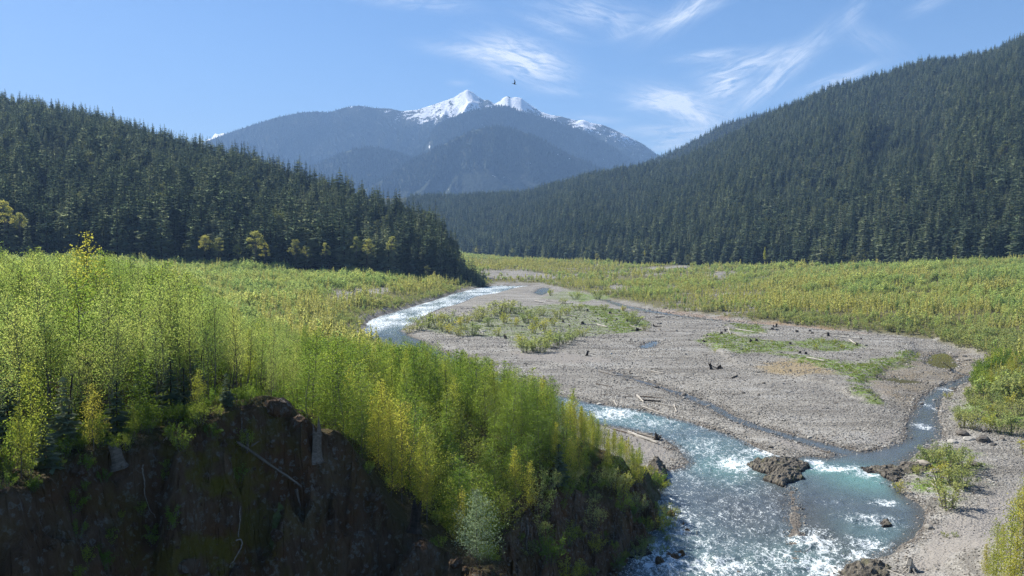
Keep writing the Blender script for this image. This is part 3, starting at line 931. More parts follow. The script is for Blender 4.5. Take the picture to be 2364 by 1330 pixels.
# ------------------------------------------------------------------ scattering (only for what is too many to count)
def scatter(name, P, rotz, scale, idx, sources, tilt=None, **props):
    """ONE stuff object: instances of the source meshes on points"""
    n = len(P)
    me = bpy.data.meshes.new(name)
    me.vertices.add(n)
    me.vertices.foreach_set('co', np.asarray(P, np.float32).ravel())
    rot = np.zeros((n, 3), np.float32)
    rot[:, 2] = rotz
    if tilt is not None:
        rot[:, 0], rot[:, 1] = tilt[:, 0], tilt[:, 1]
    sc = np.asarray(scale, np.float32)
    if sc.ndim == 1:
        sc = np.repeat(sc[:, None], 3, 1)
    for k, ty, val in (('turn', 'FLOAT_VECTOR', rot), ('size', 'FLOAT_VECTOR', sc)):
        a = me.attributes.new(k, ty, 'POINT')
        a.data.foreach_set('vector', np.ascontiguousarray(val, np.float32).ravel())
    a = me.attributes.new('pick', 'INT', 'POINT')
    a.data.foreach_set('value', np.asarray(idx, np.int32))
    me.update()
    o = link(name, me, kind='stuff', **props)
    g = bpy.data.node_groups.new(name + '_scatter', 'GeometryNodeTree')
    g.interface.new_socket('Geometry', in_out='INPUT', socket_type='NodeSocketGeometry')
    g.interface.new_socket('Geometry', in_out='OUTPUT', socket_type='NodeSocketGeometry')
    N = g.nodes
    gi, go = N.new('NodeGroupInput'), N.new('NodeGroupOutput')
    join = N.new('GeometryNodeJoinGeometry')
    for s in sources:
        oi = N.new('GeometryNodeObjectInfo')
        oi.inputs['Object'].default_value = s
        oi.inputs['As Instance'].default_value = True
        g.links.new(oi.outputs['Geometry'], join.inputs[0])

    def named(kind, nm):
        nd = N.new('GeometryNodeInputNamedAttribute')
        nd.data_type = kind
        nd.inputs['Name'].default_value = nm
        return nd.outputs['Attribute']
    ip = N.new('GeometryNodeInstanceOnPoints')
    g.links.new(gi.outputs[0], ip.inputs['Points'])
    g.links.new(join.outputs[0], ip.inputs['Instance'])
    ip.inputs['Pick Instance'].default_value = True
    g.links.new(named('INT', 'pick'), ip.inputs['Instance Index'])
    g.links.new(named('FLOAT_VECTOR', 'turn'), ip.inputs['Rotation'])
    g.links.new(named('FLOAT_VECTOR', 'size'), ip.inputs['Scale'])
    g.links.new(ip.outputs[0], go.inputs[0])
    md = o.modifiers.new('scatter', 'NODES')
    md.node_group = g
    return o


# ------------------------------------------------------------------ plant materials
def mat_leaf(name, cols, trans, tf=0.45, zone=None, spread=1.0):
    """cols: list of reflectance colours picked per plant; trans: colour of the light that passes through"""
    m, N = new_mat(name)
    oi = N.n('ShaderNodeObjectInfo')
    f = oi.outputs['Random']
    if zone is not None:
        f = N.math('ADD', N.math('MULTIPLY', f, 0.45), N.math('MULTIPLY', N.smooth(N.noise(oi.outputs['Location'], zone, 3, 0.6), 0.36, 0.66), 0.6), clamp=True)
    k = len(cols)
    stops = [(i / max(k - 1, 1), c) for i, c in enumerate(cols)]
    c = N.ramp(f, stops)
    geo = N.n('ShaderNodeNewGeometry')
    leafn = N.noise(N.n('ShaderNodeTexCoord').outputs['Object'], 1.7, 2, 0.6)
    c = N.mix(N.smooth(leafn, 0.3, 0.75), c, N.mix(0.28, c, (0.0, 0.0, 0.0)), 'MIX') if spread > 0 else c
    d = N.n('ShaderNodeBsdfDiffuse', {'Color': c, 'Roughness': 0.4})
    tcol = N.mix(1.0, c, trans, 'MULTIPLY')
    t = N.n('ShaderNodeBsdfTranslucent', {'Color': tcol})
    mx = N.n('ShaderNodeMixShader', {0: tf, 1: d.outputs[0], 2: t.outputs[0]})
    N.n('ShaderNodeOutputMaterial', {'Surface': mx.outputs[0]})
    return m


def mat_bark(name, a, b, scale=4.0):
    m, N = new_mat(name)
    co = N.n('ShaderNodeMapping', {'Vector': objco(N), 'Scale': (1, 1, 0.25)}).outputs[0]
    n = N.noise(co, scale, 5, 0.7)
    return finish(m, N, N.mix(N.smooth(n, 0.35, 0.65), a, b), 0.95, 0.1, n, 0.8, 0.05)


M_CONIFER = mat_leaf('conifer_needles', [(0.066, 0.10, 0.072), (0.125, 0.165, 0.11), (0.185, 0.225, 0.148), (0.28, 0.305, 0.20)], (1.45, 1.5, 1.25), 0.47)
M_FARCON = mat_leaf('far_conifer_needles', [(0.035, 0.052, 0.04), (0.06, 0.08, 0.06), (0.085, 0.105, 0.075)], (1.2, 1.2, 1.0), 0.3)
M_HILLTREE = mat_leaf('hill_broadleaf_leaves', [(0.14, 0.17, 0.08), (0.20, 0.22, 0.10)], (1.3, 1.3, 1.0), 0.4)
M_GREEN = mat_leaf('spring_leaves', [(0.18, 0.275, 0.09), (0.235, 0.32, 0.105), (0.29, 0.36, 0.115), (0.36, 0.40, 0.13)], (1.8, 1.75, 1.3), 0.55)
M_YELLOW = mat_leaf('yellow_leaves', [(0.31, 0.36, 0.07), (0.39, 0.40, 0.075), (0.43, 0.40, 0.095)], (1.6, 1.55, 1.2), 0.52)
M_THICKET = mat_leaf('thicket_leaves', [(0.27, 0.38, 0.15), (0.35, 0.44, 0.165), (0.42, 0.48, 0.175), (0.50, 0.52, 0.19)], (1.45, 1.45, 1.1), 0.5, 0.03)
M_THICKY = mat_leaf('yellow_thicket_leaves', [(0.50, 0.52, 0.20), (0.58, 0.56, 0.19), (0.55, 0.54, 0.25)], (1.25, 1.25, 1.0), 0.47)
M_WILLOW = mat_leaf('willow_leaves', [(0.27, 0.33, 0.135), (0.33, 0.37, 0.145), (0.39, 0.39, 0.16)], (1.45, 1.45, 1.1), 0.47)
M_BUSHY = mat_leaf('slope_leaves', [(0.11, 0.185, 0.04), (0.16, 0.235, 0.05), (0.22, 0.29, 0.06), (0.30, 0.34, 0.075)], (1.75, 1.75, 1.3), 0.5)
M_COVER = mat_leaf('cover_leaves', [(0.20, 0.30, 0.07), (0.26, 0.34, 0.08), (0.32, 0.35, 0.10)], (1.4, 1.4, 1.0), 0.42)
M_SILVER = mat_leaf('silvery_leaves', [(0.27, 0.34, 0.21), (0.33, 0.39, 0.25)], (1.2, 1.3, 1.0), 0.4)
M_MAPLE = mat_leaf('pale_leaves', [(0.26, 0.27, 0.12), (0.34, 0.35, 0.14), (0.42, 0.40, 0.13)], (1.5, 1.5, 1.0), 0.42)
M_DRY = mat_leaf('dry_twigs', [(0.20, 0.16, 0.10), (0.26, 0.21, 0.13)], (1.0, 1.0, 1.0), 0.2)
M_BARK = mat_bark('grey_bark', (0.08, 0.07, 0.058), (0.19, 0.172, 0.145))
M_DARKBARK = mat_bark('conifer_bark', (0.025, 0.02, 0.016), (0.06, 0.05, 0.042), 2.0)


# ------------------------------------------------------------------ plant meshes
def leaf_quads(C, L, W, rng, up=0.0):
    n = len(C)
    u = rng.normal(size=(n, 3))
    u[:, 2] += up
    u /= np.linalg.norm(u, axis=1)[:, None]
    w = rng.normal(size=(n, 3))
    v = np.cross(u, w)
    v /= np.linalg.norm(v, axis=1)[:, None]
    s = rng.uniform(0.7, 1.3, (n, 1))
    a, b = u * L * 0.5 * s, v * W * 0.5 * s
    V = np.stack([C - a, C + b, C + a, C - b], 1).reshape(-1, 3)
    return V, np.arange(4 * n).reshape(-1, 4)


def tube(pts, rad, sides=4):
    pts = np.asarray(pts, float)
    n = len(pts)
    T = np.gradient(pts, axis=0)
    T /= np.linalg.norm(T, axis=1)[:, None] + 1e-9
    ref = np.where(np.abs(T[:, 2:3]) > 0.9, np.array([[1.0, 0, 0]]), np.array([[0, 0, 1.0]]))
    A = np.cross(T, ref)
    A /= np.linalg.norm(A, axis=1)[:, None] + 1e-9
    B = np.cross(T, A)
    ang = np.arange(sides) * 2 * np.pi / sides
    r = np.asarray(rad, float).reshape(-1, 1, 1) if np.ndim(rad) else float(rad)
    V = pts[:, None] + r * (A[:, None] * np.cos(ang)[None, :, None] + B[:, None] * np.sin(ang)[None, :, None])
    i = np.arange(n * sides).reshape(n, sides)
    F = np.stack([i[:-1], np.roll(i[:-1], -1, 1), np.roll(i[1:], -1, 1), i[1:]], -1).reshape(-1, 4)
    caps = [i[0][::-1], i[-1]] if sides == 4 else []
    if caps:
        F = np.concatenate([F, np.array(caps)])
    return V.reshape(-1, 3), F


class Bag:
    def __init__(self):
        self.V, self.F, self.n = [], [], 0

    def add(self, vf):
        V, F = vf
        self.V.append(V)
        self.F.append(F + self.n)
        self.n += len(V)

    def arrays(self):
        by = {}
        for f in self.F:
            by.setdefault(f.shape[1], []).append(f)
        return np.concatenate(self.V), [np.concatenate(v) for v in by.values()]

    def mesh(self, name, mat, smooth=False):
        V, F = self.arrays()
        return make_mesh(name, V, F, [mat], smooth=smooth)


def sapling(seed, H, width, n_branch, per, leaf, clear, mat, lean=0.03, fat=0.007, upward=0.9, spread=0.2, bark=None, taper=1.0):
    """young broadleaf tree: (trunk mesh, crown mesh)"""
    rng = np.random.default_rng(seed)
    tr, cr = Bag(), Bag()
    k = 9
    zz = np.linspace(0, H, k)
    bend = np.cumsum(rng.normal(0, lean, (k, 2)) * H / k, axis=0)
    path = np.stack([bend[:, 0], bend[:, 1], zz], 1)
    tr.add(tube(path, np.linspace(H * fat, H * fat * 0.18, k), 4))
    cents = []
    for b in range(n_branch):
        h = clear + (0.98 - clear) * (b + rng.random()) / n_branch
        base = np.array([np.interp(h * H, zz, path[:, 0]), np.interp(h * H, zz, path[:, 1]), h * H])
        rel = (h - clear) / (1 - clear)
        ln = width * (0.35 + 0.65 * math.sin(math.pi * min(1, 0.25 + 0.62 * rel))) * (1 - 0.72 * rel ** (1.6 * taper)) * rng.uniform(0.65, 1.2)
        a = b * 2.399 + rng.normal(0, 0.4)
        el = upward * rng.uniform(0.6, 1.2)
        d = np.array([math.cos(a) * math.cos(el), math.sin(a) * math.cos(el), math.sin(el)])
        mid = base + d * ln * 0.5 + np.array([0, 0, -0.03 * ln])
        tip = base + d * ln + np.array([0, 0, 0.12 * ln])
        tr.add(tube([base, mid, tip], [H * fat * 0.32, H * fat * 0.22, H * fat * 0.1], 3))
        m = max(3, int(per * ln / width * rng.uniform(0.7, 1.3)))
        s = rng.beta(1.7, 1.2, m)[:, None]
        c = base + (tip - base) * s + rng.normal(0, spread * ln, (m, 3)) * np.array([1, 1, 0.8])
        cents.append(c)
    C = np.concatenate(cents)
    cr.add(leaf_quads(C, leaf, leaf * 0.72, rng))
    return tr.mesh('trunk', bark or M_BARK), cr.mesh('crown', mat)


def conifer_mesh(seed, H=40.0, R=5.0, whorls=26, clear=0.06, ragged=0.25, blades=4):
    rng = np.random.default_rng(seed)
    tr, cr = Bag(), Bag()
    path = np.stack([np.linspace(0, rng.normal(0, 0.4), 5), np.linspace(0, rng.normal(0, 0.4), 5), np.linspace(0, H * 0.985, 5)], 1)
    tr.add(tube(path, np.linspace(H * 0.013, 0.05, 5), 5))
    for w in range(whorls):
        rel = (w + rng.random() * 0.6) / whorls
        h = clear + (0.99 - clear) * rel
        rad = R * (1 - rel) ** 0.66 * (0.45 + 0.55 * min(1, rel * 6 + 0.45)) * rng.uniform(1 - ragged, 1 + ragged)
        rad = max(rad, 0.35)
        nb = 7 if rel < 0.6 else 5
        for b in range(nb):
            if rng.random() < ragged * 0.45:
                continue
            a = w * 1.1 + b * 2 * math.pi / nb + rng.normal(0, 0.2)
            ln = rad * rng.uniform(0.75, 1.15)
            droop = rng.uniform(0.05, 0.5)
            d = np.array([math.cos(a), math.sin(a), -droop])
            s = np.array([-math.sin(a), math.cos(a), 0])
            base = np.array([0, 0, h * H])
            wd = ln * rng.uniform(0.28, 0.42)
            th = np.array([0, 0, -wd * rng.uniform(0.5, 1.1)])
            t1, t2 = base + d * ln * 0.45, base + d * ln + np.array([0, 0, ln * 0.10])
            # a flat spray and a hanging curtain of twigs under it, each with an uneven edge
            V = np.array([base, t1 + s * wd * rng.uniform(0.6, 1), t2, t1 - s * wd * rng.uniform(0.6, 1)])
            cr.add((V, np.array([[0, 1, 2, 3]])))
            V = np.array([base + d * ln * 0.15, t2, t1 + th + s * wd * rng.normal(0, 0.4), base + d * ln * 0.2 + th * 0.6])
            cr.add((V, np.array([[0, 1, 2, 3]])))
            if blades > 2:
                e1 = t1 + s * wd * rng.uniform(0.5, 1.1) * rng.choice([-1, 1]) + d * ln * 0.2
                V = np.array([t1, e1 + np.array([0, 0, 0.1 * ln]), t2 + th * 0.2, t1 + th * 0.5])
                cr.add((V, np.array([[0, 1, 2, 3]])))
    cr.add((np.array([(0.3, 0, H * 0.94), (-0.2, 0.25, H * 0.94), (-0.2, -0.25, H * 0.94), (0, 0, H * 1.0)]), np.array([[0, 1, 3, 3], [1, 2, 3, 3], [2, 0, 3, 3]])[:, :3]))
    return tr.mesh('trunk', M_DARKBARK), cr.mesh('crown', M_CONIFER)


def broadleaf_mesh(seed, H=16.0, R=5.0, clumps=26, per=60, leaf=0.55, mat=None):
    rng = np.random.default_rng(seed)
    tr, cr = Bag(), Bag()
    tr.add(tube([(0, 0, 0), (0.2, 0.1, H * 0.25), (0.1, -0.2, H * 0.55), (0.3, 0, H * 0.9)], [H * 0.018, H * 0.014, H * 0.009, H * 0.003], 5))
    cents = []
    for c in range(clumps):
        a, rel = rng.uniform(0, 2 * math.pi), rng.uniform(0.28, 1.0)
        r = R * math.sin(math.pi * min(0.97, 0.16 + rel * 0.74)) * rng.uniform(0.35, 1.0)
        p = np.array([math.cos(a) * r, math.sin(a) * r, H * rel * 0.96])
        tr.add(tube([(0.1, 0, H * rel * 0.5), p * np.array([0.5, 0.5, 0.85]), p], [H * 0.006, H * 0.004, H * 0.0015], 3))
        q = rng.normal(0, 1, (per, 3))
        q = q / np.linalg.norm(q, axis=1)[:, None] * rng.random((per, 1)) ** 0.5 * R * rng.uniform(0.22, 0.36)
        q[:, 2] *= 0.75
        cents.append(p + q)
    cr.add(leaf_quads(np.concatenate(cents), leaf, leaf * 0.8, rng))
    return tr.mesh('trunk', M_BARK), cr.mesh('crown', mat or M_MAPLE)


def shrub_mesh(seed, H=2.6, R=1.4, stems=16, per=40, leaf=0.16, mat=None, stemmat=None, up=1.1):
    """many thin stems from one base: (stems mesh, foliage mesh)"""
    rng = np.random.default_rng(seed)
    tr, cr = Bag(), Bag()
    cents = []
    for s in range(stems):
        a = rng.uniform(0, 2 * math.pi)
        r = R * math.sqrt(rng.random())
        h = H * rng.uniform(0.55, 1.05) * (1 - 0.25 * r / R)
        b0 = np.array([math.cos(a) * r * 0.3, math.sin(a) * r * 0.3, -0.1])
        tip = np.array([math.cos(a) * r, math.sin(a) * r, h])
        mid = b0 + (tip - b0) * 0.55 + np.array([0, 0, 0.1 * H])
        tr.add(tube([b0, mid, tip], [0.022 * H / 2.5, 0.015 * H / 2.5, 0.005], 3))
        t = rng.beta(1.8, 1.0, per)[:, None]
        cents.append(b0 + (mid - b0) * np.minimum(t * 2, 1) + (tip - mid) * np.maximum(t * 2 - 1, 0) + rng.normal(0, 0.09 * H * 0.5, (per, 3)))
    cr.add(leaf_quads(np.concatenate(cents), leaf, leaf * 0.6, rng, 0.5))
    return tr.mesh('stems', stemmat or M_BARK), cr.mesh('foliage', mat or M_WILLOW)


def joined(name, *meshes):
    """one mesh from several, kept out of the scene: a source for scatter()"""
    V, F, fm, mats, off = [], [], [], [], 0
    for m in meshes:
        n = len(m.vertices)
        co = np.empty(n * 3, np.float32)
        m.vertices.foreach_get('co', co)
        V.append(co.reshape(-1, 3))
        mats.append(m.materials[0])
        for p in m.polygons:
            F.append([i + off for i in p.vertices])
            fm.append(len(mats) - 1)
        off += n
    by = {}
    for f, mi in zip(F, fm):
        by.setdefault(len(f), ([], []))
        by[len(f)][0].append(f)
        by[len(f)][1].append(mi)
    me = make_mesh(name, np.concatenate(V), [np.array(v[0]) for v in by.values()], mats, np.concatenate([v[1] for v in by.values()]))
    return bpy.data.objects.new(name, me)


def plant(name, parts, loc, rz, s, label, category, group=None, z_scale=1.0, lean=(0, 0)):
    """a plant as a thing: an Empty at its base with its parts under it"""
    r = bpy.data.objects.new(name, None)
    r.empty_display_size = 0.5
    COL.objects.link(r)
    r.location = loc
    r.rotation_euler = (lean[0], lean[1], rz)
    r.scale = (s, s, s * z_scale)
    r['label'], r['category'] = label, category
    if group:
        r['group'] = group
    for me in parts:
        o = bpy.data.objects.new(me.name.split('.')[0], me)
        COL.objects.link(o)
        o.parent = r
    return r


# ------------------------------------------------------------------ conifers on the hills
CON = [conifer_mesh(400 + i, 40.0, r, w, c, rg) for i, (r, w, c, rg) in enumerate(((7.4, 22, 0.05, 0.3), (6.2, 24, 0.05, 0.25), (8.6, 20, 0.10, 0.4), (6.8, 20, 0.16, 0.55), (7.6, 22, 0.03, 0.35), (5.4, 18, 0.22, 0.65)))]
CON_SRC = [joined('conifer_source', *c) for c in CON] + [joined('pale_tree_source', *broadleaf_mesh(59, 22.0, 6.5, 30, 50, 0.8, M_HILLTREE))]


def jitter_grid(x0, x1, y0, y1, step, seed):
    r = np.random.default_rng(seed)
    gx, gy = np.meshgrid(np.arange(x0, x1, step), np.arange(y0, y1, step))
    gx, gy = gx.ravel(), gy.ravel()
    return gx + r.uniform(-0.48, 0.48, gx.size) * step, gy + r.uniform(-0.48, 0.48, gx.size) * step


def hill_points(fn, tt, x0, x1, y0, y1, step, umin, umax, seed):
    x, y = jitter_grid(x0, x1, y0, y1, step, seed)
    t = x / y
    m = (t > tt[0]) & (t < tt[-1]) & (np.abs(t) < 0.74)
    x, y = x[m], y[m]
    z, u = fn(x, y)
    m = (u > umin) & (u < umax)
    return x[m], y[m], z[m], u[m]


rc = np.random.default_rng(77)
sets = []
NOSE = hill_points(left_hill, TL, -110, 10, 660, 830, 4.2, 0.0, 1.06, 9)
NOSE = [v[NOSE[0] / NOSE[1] > (1015 - CX) / FPX] for v in NOSE]
for nm, (x, y, z, u), hs in (('left', hill_points(left_hill, TL, -1300, 40, 560, 1600, 9.0, 0.0, 1.04, 1), (47, 31)),
                             ('right', hill_points(right_hill, TR, -420, 1700, 600, 3250, 9.4, 0.0, 1.03, 2), (39, 23)),
                             ('left', NOSE, (17, 16)),
                             ('back', hill_points(back_hill, TB, 350, 1500, 3300, 4000, 10.0, 0.5, 1.02, 3), (28, 26))):
    clump = fbm(x / 45, y / 45, 3, 31)
    h = (hs[0] + (hs[1] - hs[0]) * sstep(0.0, 0.5, u)) * (1 + 0.20 * clump) * rc.uniform(0.45, 1.2, len(x))
    if nm == 'left':
        h = h * np.interp(CX + FPX * x / y, [995, 1040, 1104], [1.0, 0.8, 0.5]) if x is not NOSE[0] else h
    gap = rc.random(len(x)) > 0.04 + 0.10 * (clump < -0.55)
    sets.append((nm, x[gap], y[gap], z[gap], h[gap], u[gap]))
allx = np.concatenate([s[1] for s in sets])
ally = np.concatenate([s[2] for s in sets])
allz = np.concatenate([s[3] for s in sets])
allh = np.concatenate([s[4] for s in sets])
allu = np.concatenate([s[5] for s in sets])
own = np.concatenate([np.full(len(s[1]), 0 if s[0] == 'left' else 1) for s in sets])
appar = allh * FPX / ally
px_, py_, _ = project(np.stack([allx, ally, allz + allh * 0.8], 1))
rank = np.where((px_ > 4) & (px_ < 2360) & (allu < 0.14), appar, -1)
first = np.argsort(-rank)[:300]
isf = np.zeros(len(allx), bool)
isf[first] = True
pick = rc.integers(0, len(CON), len(allx))
pale = (rc.random(len(allx)) < 0.008 + 0.03 * (fbm(allx / 60, ally / 60, 3, 37) > 0.45)) & ~isf & (allu < 0.8)
pick[pale] = len(CON)
rzs = rc.uniform(0, 6.28, len(allx))
wid = rc.uniform(0.8, 1.25, len(allx))
ZONES_NEAR = ((60, 'behind the large pale tree at the picture edge'), (180, 'short of the lone yellow sapling top'), (300, 'just past the lone yellow sapling top'),
              (440, 'above the green mounds of shrubs'), (530, 'behind the leaning yellow tree'), (640, 'behind the tallest pale tree in the clump'), (760, 'behind the wide rounded pale tree'),
              (860, 'behind the golden crowned tree'), (950, 'near the orange tinted tree'), (1020, 'above the river side shrubs'), (1500, 'on the steep nose above the river bend'))
ZONES_LONG = ((1150, 'beyond the river bend'), (1250, 'behind the small bright tree across the valley'), (1380, 'behind the pale gravel terrace'), (1500, 'near the thin yellow tree'),
              (1640, 'behind the mid valley yellow strip'), (1800, 'behind the single bright yellow tree'), (1920, 'behind the far end of the yellow band'), (2060, 'above the middle of the yellow band'),
              (2180, 'above the green swell of thicket'), (2290, 'above the brown tinged thicket top'), (2600, 'at the picture edge above the thicket'))
for i in first:
    k = pick[i]
    hill = own[i]
    look = ('full', 'slender', 'broad', 'ragged', 'dense', 'thin topped')[k]
    size = 'very tall ' if allh[i] > 48 else ('tall ' if allh[i] > 42 else ('short ' if allh[i] < 33 else ''))
    zone = next(z for lim, z in (ZONES_LONG if hill else ZONES_NEAR) if px_[i] < lim)
    row = 'front row' if allu[i] < 0.03 else ('second row' if allu[i] < 0.065 else 'rear row')
    plant('conifer', CON[k], (allx[i], ally[i], allz[i] - 0.5), rzs[i], allh[i] / 40.0, f'{size}{look} conifer, {row}, {zone}', 'conifer',
          'conifers at the foot of the long hillside' if hill else 'conifers at the foot of the near hill')
rest = ~isf
s3 = np.stack([allh[rest] / 40 * wid[rest], allh[rest] / 40 * wid[rest], allh[rest] / 40], 1)
scatter('conifer_forest', np.stack([allx[rest], ally[rest], allz[rest] - 0.5], 1), rzs[rest], s3, pick[rest], CON_SRC,
        label='dark conifer forest covering the hills on both sides of the valley', category='forest')

# forest of the far mountain
rm = np.random.default_rng(5)
cone = []
for sd in range(3):
    b = Bag()
    r_ = np.random.default_rng(900 + sd)
    for h0, h1, r0 in ((0.05, 0.55, 0.30), (0.3, 0.8, 0.22), (0.55, 1.0, 0.14)):
        a = np.arange(6) * math.pi / 3 + sd
        ring = np.stack([np.cos(a) * r0 * r_.uniform(0.7, 1.2, 6), np.sin(a) * r0 * r_.uniform(0.7, 1.2, 6), np.full(6, h0)], 1)
        b.add((np.concatenate([ring, [(0, 0, h1)]]), np.array([[i, (i + 1) % 6, 6] for i in range(6)])))
    cone.append(bpy.data.objects.new('far_conifer_source', b.mesh('far_conifer_source', M_FARCON)))
x, y = jitter_grid(-3700, 2100, 6000, 9700, 19.0, 8)
t_ = x / y
m = (t_ > (380 - CX) / FPX) & (t_ < (1640 - CX) / FPX) & (y > 6050)
x, y = x[m], y[m]
z = mountain_z(x, y)
mpx, mpy, _ = project(np.stack([x, y, z], 1))
sn = np.zeros(len(x))
for c_, w_, low_, s_ in PEAKS:
    sn = np.maximum(sn, s_ * np.exp(-((mpx - c_) / w_) ** 2) * sstep(low_ + 26, low_ - 18, mpy))
sn *= sstep(8700, 9500, y)
keep = (rm.random(len(x)) > sn * 1.15) & (fbm(x / 90, y / 90, 3, 13) < 0.75) & (rm.random(len(x)) > np.exp(-((mpx - 993) / 3.0) ** 2) * (mpy > 328) * (mpy < 352))
x, y, z, sn = x[keep], y[keep], z[keep], sn[keep]
hh = rm.uniform(22, 40, len(x)) * (1 - 0.45 * np.clip(sn * 2, 0, 1)) * np.where(y > 9000, 0.8, 1.0)
scatter('mountain_forest', np.stack([x, y, z - 2], 1), rm.uniform(0, 6, len(x)), np.stack([hh, hh, hh], 1), rm.integers(0, 3, len(x)), cone,
        label='distant blue conifer forest on the snow topped mountain', category='forest')

# pale broadleaf trees along the foot of the hills
BROAD = [broadleaf_mesh(50 + i, 16.0, 5.0 + 0.6 * i, 24 + 4 * i) for i in range(3)]
BROADS = [  # photo column of the crown, row of its top, height in metres, label
    (14, 462, 24, 'large pale yellow tree in front of the conifers at the picture edge'), (48, 490, 17, 'smaller pale yellow tree beside the large one at the picture edge'),
    (474, 543, 16, 'pale yellow tree leaning against a dark conifer under the hill'), (505, 548, 15, 'pale olive tree next to the leaning yellow tree'),
    (548, 565, 12, 'short pale tree with bright crown under the hill'), (590, 533, 22, 'tallest pale tree in the clump under the hill'),
    (612, 560, 15, 'olive broadleaf tree beside the tallest pale tree'), (682, 552, 17, 'wide pale yellow tree with rounded crown under the hill'),
    (708, 568, 13, 'pale yellow tree touching the wide rounded one'), (752, 560, 14, 'grey green broadleaf tree below the dark conifers'),
    (823, 545, 18, 'golden crowned tree on the slope near the river bend hill'), (850, 552, 16, 'dull green tree beside the golden crowned tree'),
    (905, 545, 16, 'orange tinted tree among dark firs near the hill nose'), (1100, 572, 15, 'pale tree at the valley edge beyond the river bend'),
    (1184, 574, 11, 'small bright tree at the foot of the long hillside'), (1378, 585, 10, 'small yellow tree before the conifers across the valley')]
for n_, (px, ptop, h, lab) in enumerate(BROADS):
    t0 = (px - CX) / FPX
    D = float(np.interp(t0, TL if px < 1090 else TR, np.array(LEFT_HILL if px < 1090 else RIGHT_HILL, float)[:, 1])) - 8
    ztop = at_depth(px, ptop, D)[2]
    plant('broadleaf_tree', BROAD[n_ % 3], (t0 * D, D, max(ztop - h, float(height(np.array([t0 * D]), np.array([D]))[0]) - 1)), n_ * 1.3, h / 16.0, lab, 'tree', 'pale broadleaf trees below the hills')
for px, ptop, D, h, lab in ((1765, 570, 930, 17, 'single bright yellow tree at the foot of the long hillside'), (1488, 576, 1150, 10, 'thin yellow tree at the dark forest edge across the flats')):
    zt = at_depth(px, ptop, D)[2]
    plant('broadleaf_tree', sapling(px, 16, 2.2, 40, 60, 0.5, 0.1, M_YELLOW), (col_x(px, D), D, zt - h), 0.3, h / 16, lab, 'tree', 'pale broadleaf trees below the hills')

# ------------------------------------------------------------------ thickets on the terraces (mass)
TH = [shrub_mesh(600 + i, 5.4, 1.25, 12, 16, 0.46, M_THICKET) for i in range(4)]
THW = [shrub_mesh(610 + i, 4.2, 1.5, 13, 15, 0.42, M_WILLOW) for i in range(3)]
THY = [sapling(620 + i, 6.0, 0.9, 14, 12, 0.48, 0.12, M_THICKY, upward=1.15) for i in range(3)]
TH_SRC = [joined('thicket_source', *t) for t in TH]
THW_SRC = [joined('willow_thicket_source', *t) for t in THW]
THY_SRC = [joined('yellow_thicket_source', *t) for t in THY]
x, y = jitter_grid(-520, 520, 180, 760, 2.35, 41)
x2, y2 = jitter_grid(-320, 760, 760, 2300, 5.0, 42)
big = np.concatenate([np.zeros(len(x)), np.ones(len(x2))])
x, y = np.concatenate([x, x2]), np.concatenate([y, y2])
t_ = x / y
m = np.abs(t_) < 0.72
x, y, big, t_ = x[m], y[m], big[m], t_[m]
_, ul = left_hill(x, y)
_, ur = right_hill(x, y)
csd = poly_sd(x, y, CHANNEL)
m = (csd > 1.0) & ((ul < 0.01) | (t_ > TL[-1]) | (ul > 1.2)) & ((ur < 0.005) | (t_ < TR[0])) & (headland(x, y) < height(x, y, False) - 0.3) & ((y > 205) | (x > 60))
x, y, big, t_, csd = x[m], y[m], big[m], t_[m], csd[m]
rt = np.random.default_rng(43)
zn = fbm(x / 40, y / 40, 3, 45)
ye = fbm(x / 34, y / 22, 3, 46)
# the yellow band: nearer edge of the terrace on both sides and the strip in mid valley
band = np.where(t_ < -0.03, sstep(70, 15, csd) * 0.9, np.where(t_ < 0.28, 0.35, sstep(150, 60, csd) * sstep(14, 40, csd) * sstep(0.66, 0.5, t_) * 0.9))
pyel = np.clip(0.03 + 0.55 * band + 1.1 * sstep(0.05, 0.45, ye), 0.02, 0.93)
mid = sstep(-0.09, -0.04, t_) * sstep(0.42, 0.22, t_)
openp = 0.07 + mid * (0.36 + 0.5 * (fbm(x / 26, y / 9, 3, 66) > 0.35))
openp = np.where((t_ < -0.04) & (csd < 45) & (y < 520), 0.16, openp)
openp = np.maximum(openp, 0.98 * opening(x, y))
strip = sstep(6, -6, poly_sd(x, y, YSTRIP))
pyel = np.where(t_ < -0.03, np.clip(0.05 + 0.8 * sstep(60, 20, csd) * sstep(6, 20, csd) + 0.4 * (ye > 0.42), 0, 0.9), pyel)
pyel = np.maximum(pyel, 0.95 * strip)
openp = openp * (1 - 0.8 * strip)
alive = rt.random(len(x)) > openp
x, y, big, t_, csd, zn, ye, pyel = [a[alive] for a in (x, y, big, t_, csd, zn, ye, pyel)]
z = height(x, y)
isy = rt.random(len(x)) < pyel
hs = (0.85 + 0.55 * fbm(x / 13, y / 13, 3, 47) + 0.2 * zn) * rt.uniform(0.6, 1.35, len(x)) * (0.55 + 0.45 * sstep(0, 16, csd + 6 * rt.random(len(x))))
hs = hs * np.where(t_ > 0.33, 1.0, np.where(t_ > -0.06, 0.8, 1.0))
hs = np.maximum(hs, 0.28)
w3 = np.where(big > 0, 1.9, 1.0)
hz = hs * np.where(big > 0, 1.15, 1.0)
S = np.stack([hs * w3, hs * w3, hz], 1)
rz = rt.uniform(0, 6.28, len(x))
P = np.stack([x, y, z - 0.1], 1)
isw = ~isy & (rt.random(len(x)) < np.clip(sstep(34, 12, csd) + 0.35 * (fbm(x / 30, y / 30, 3, 48) > 0.2), 0, 0.95))
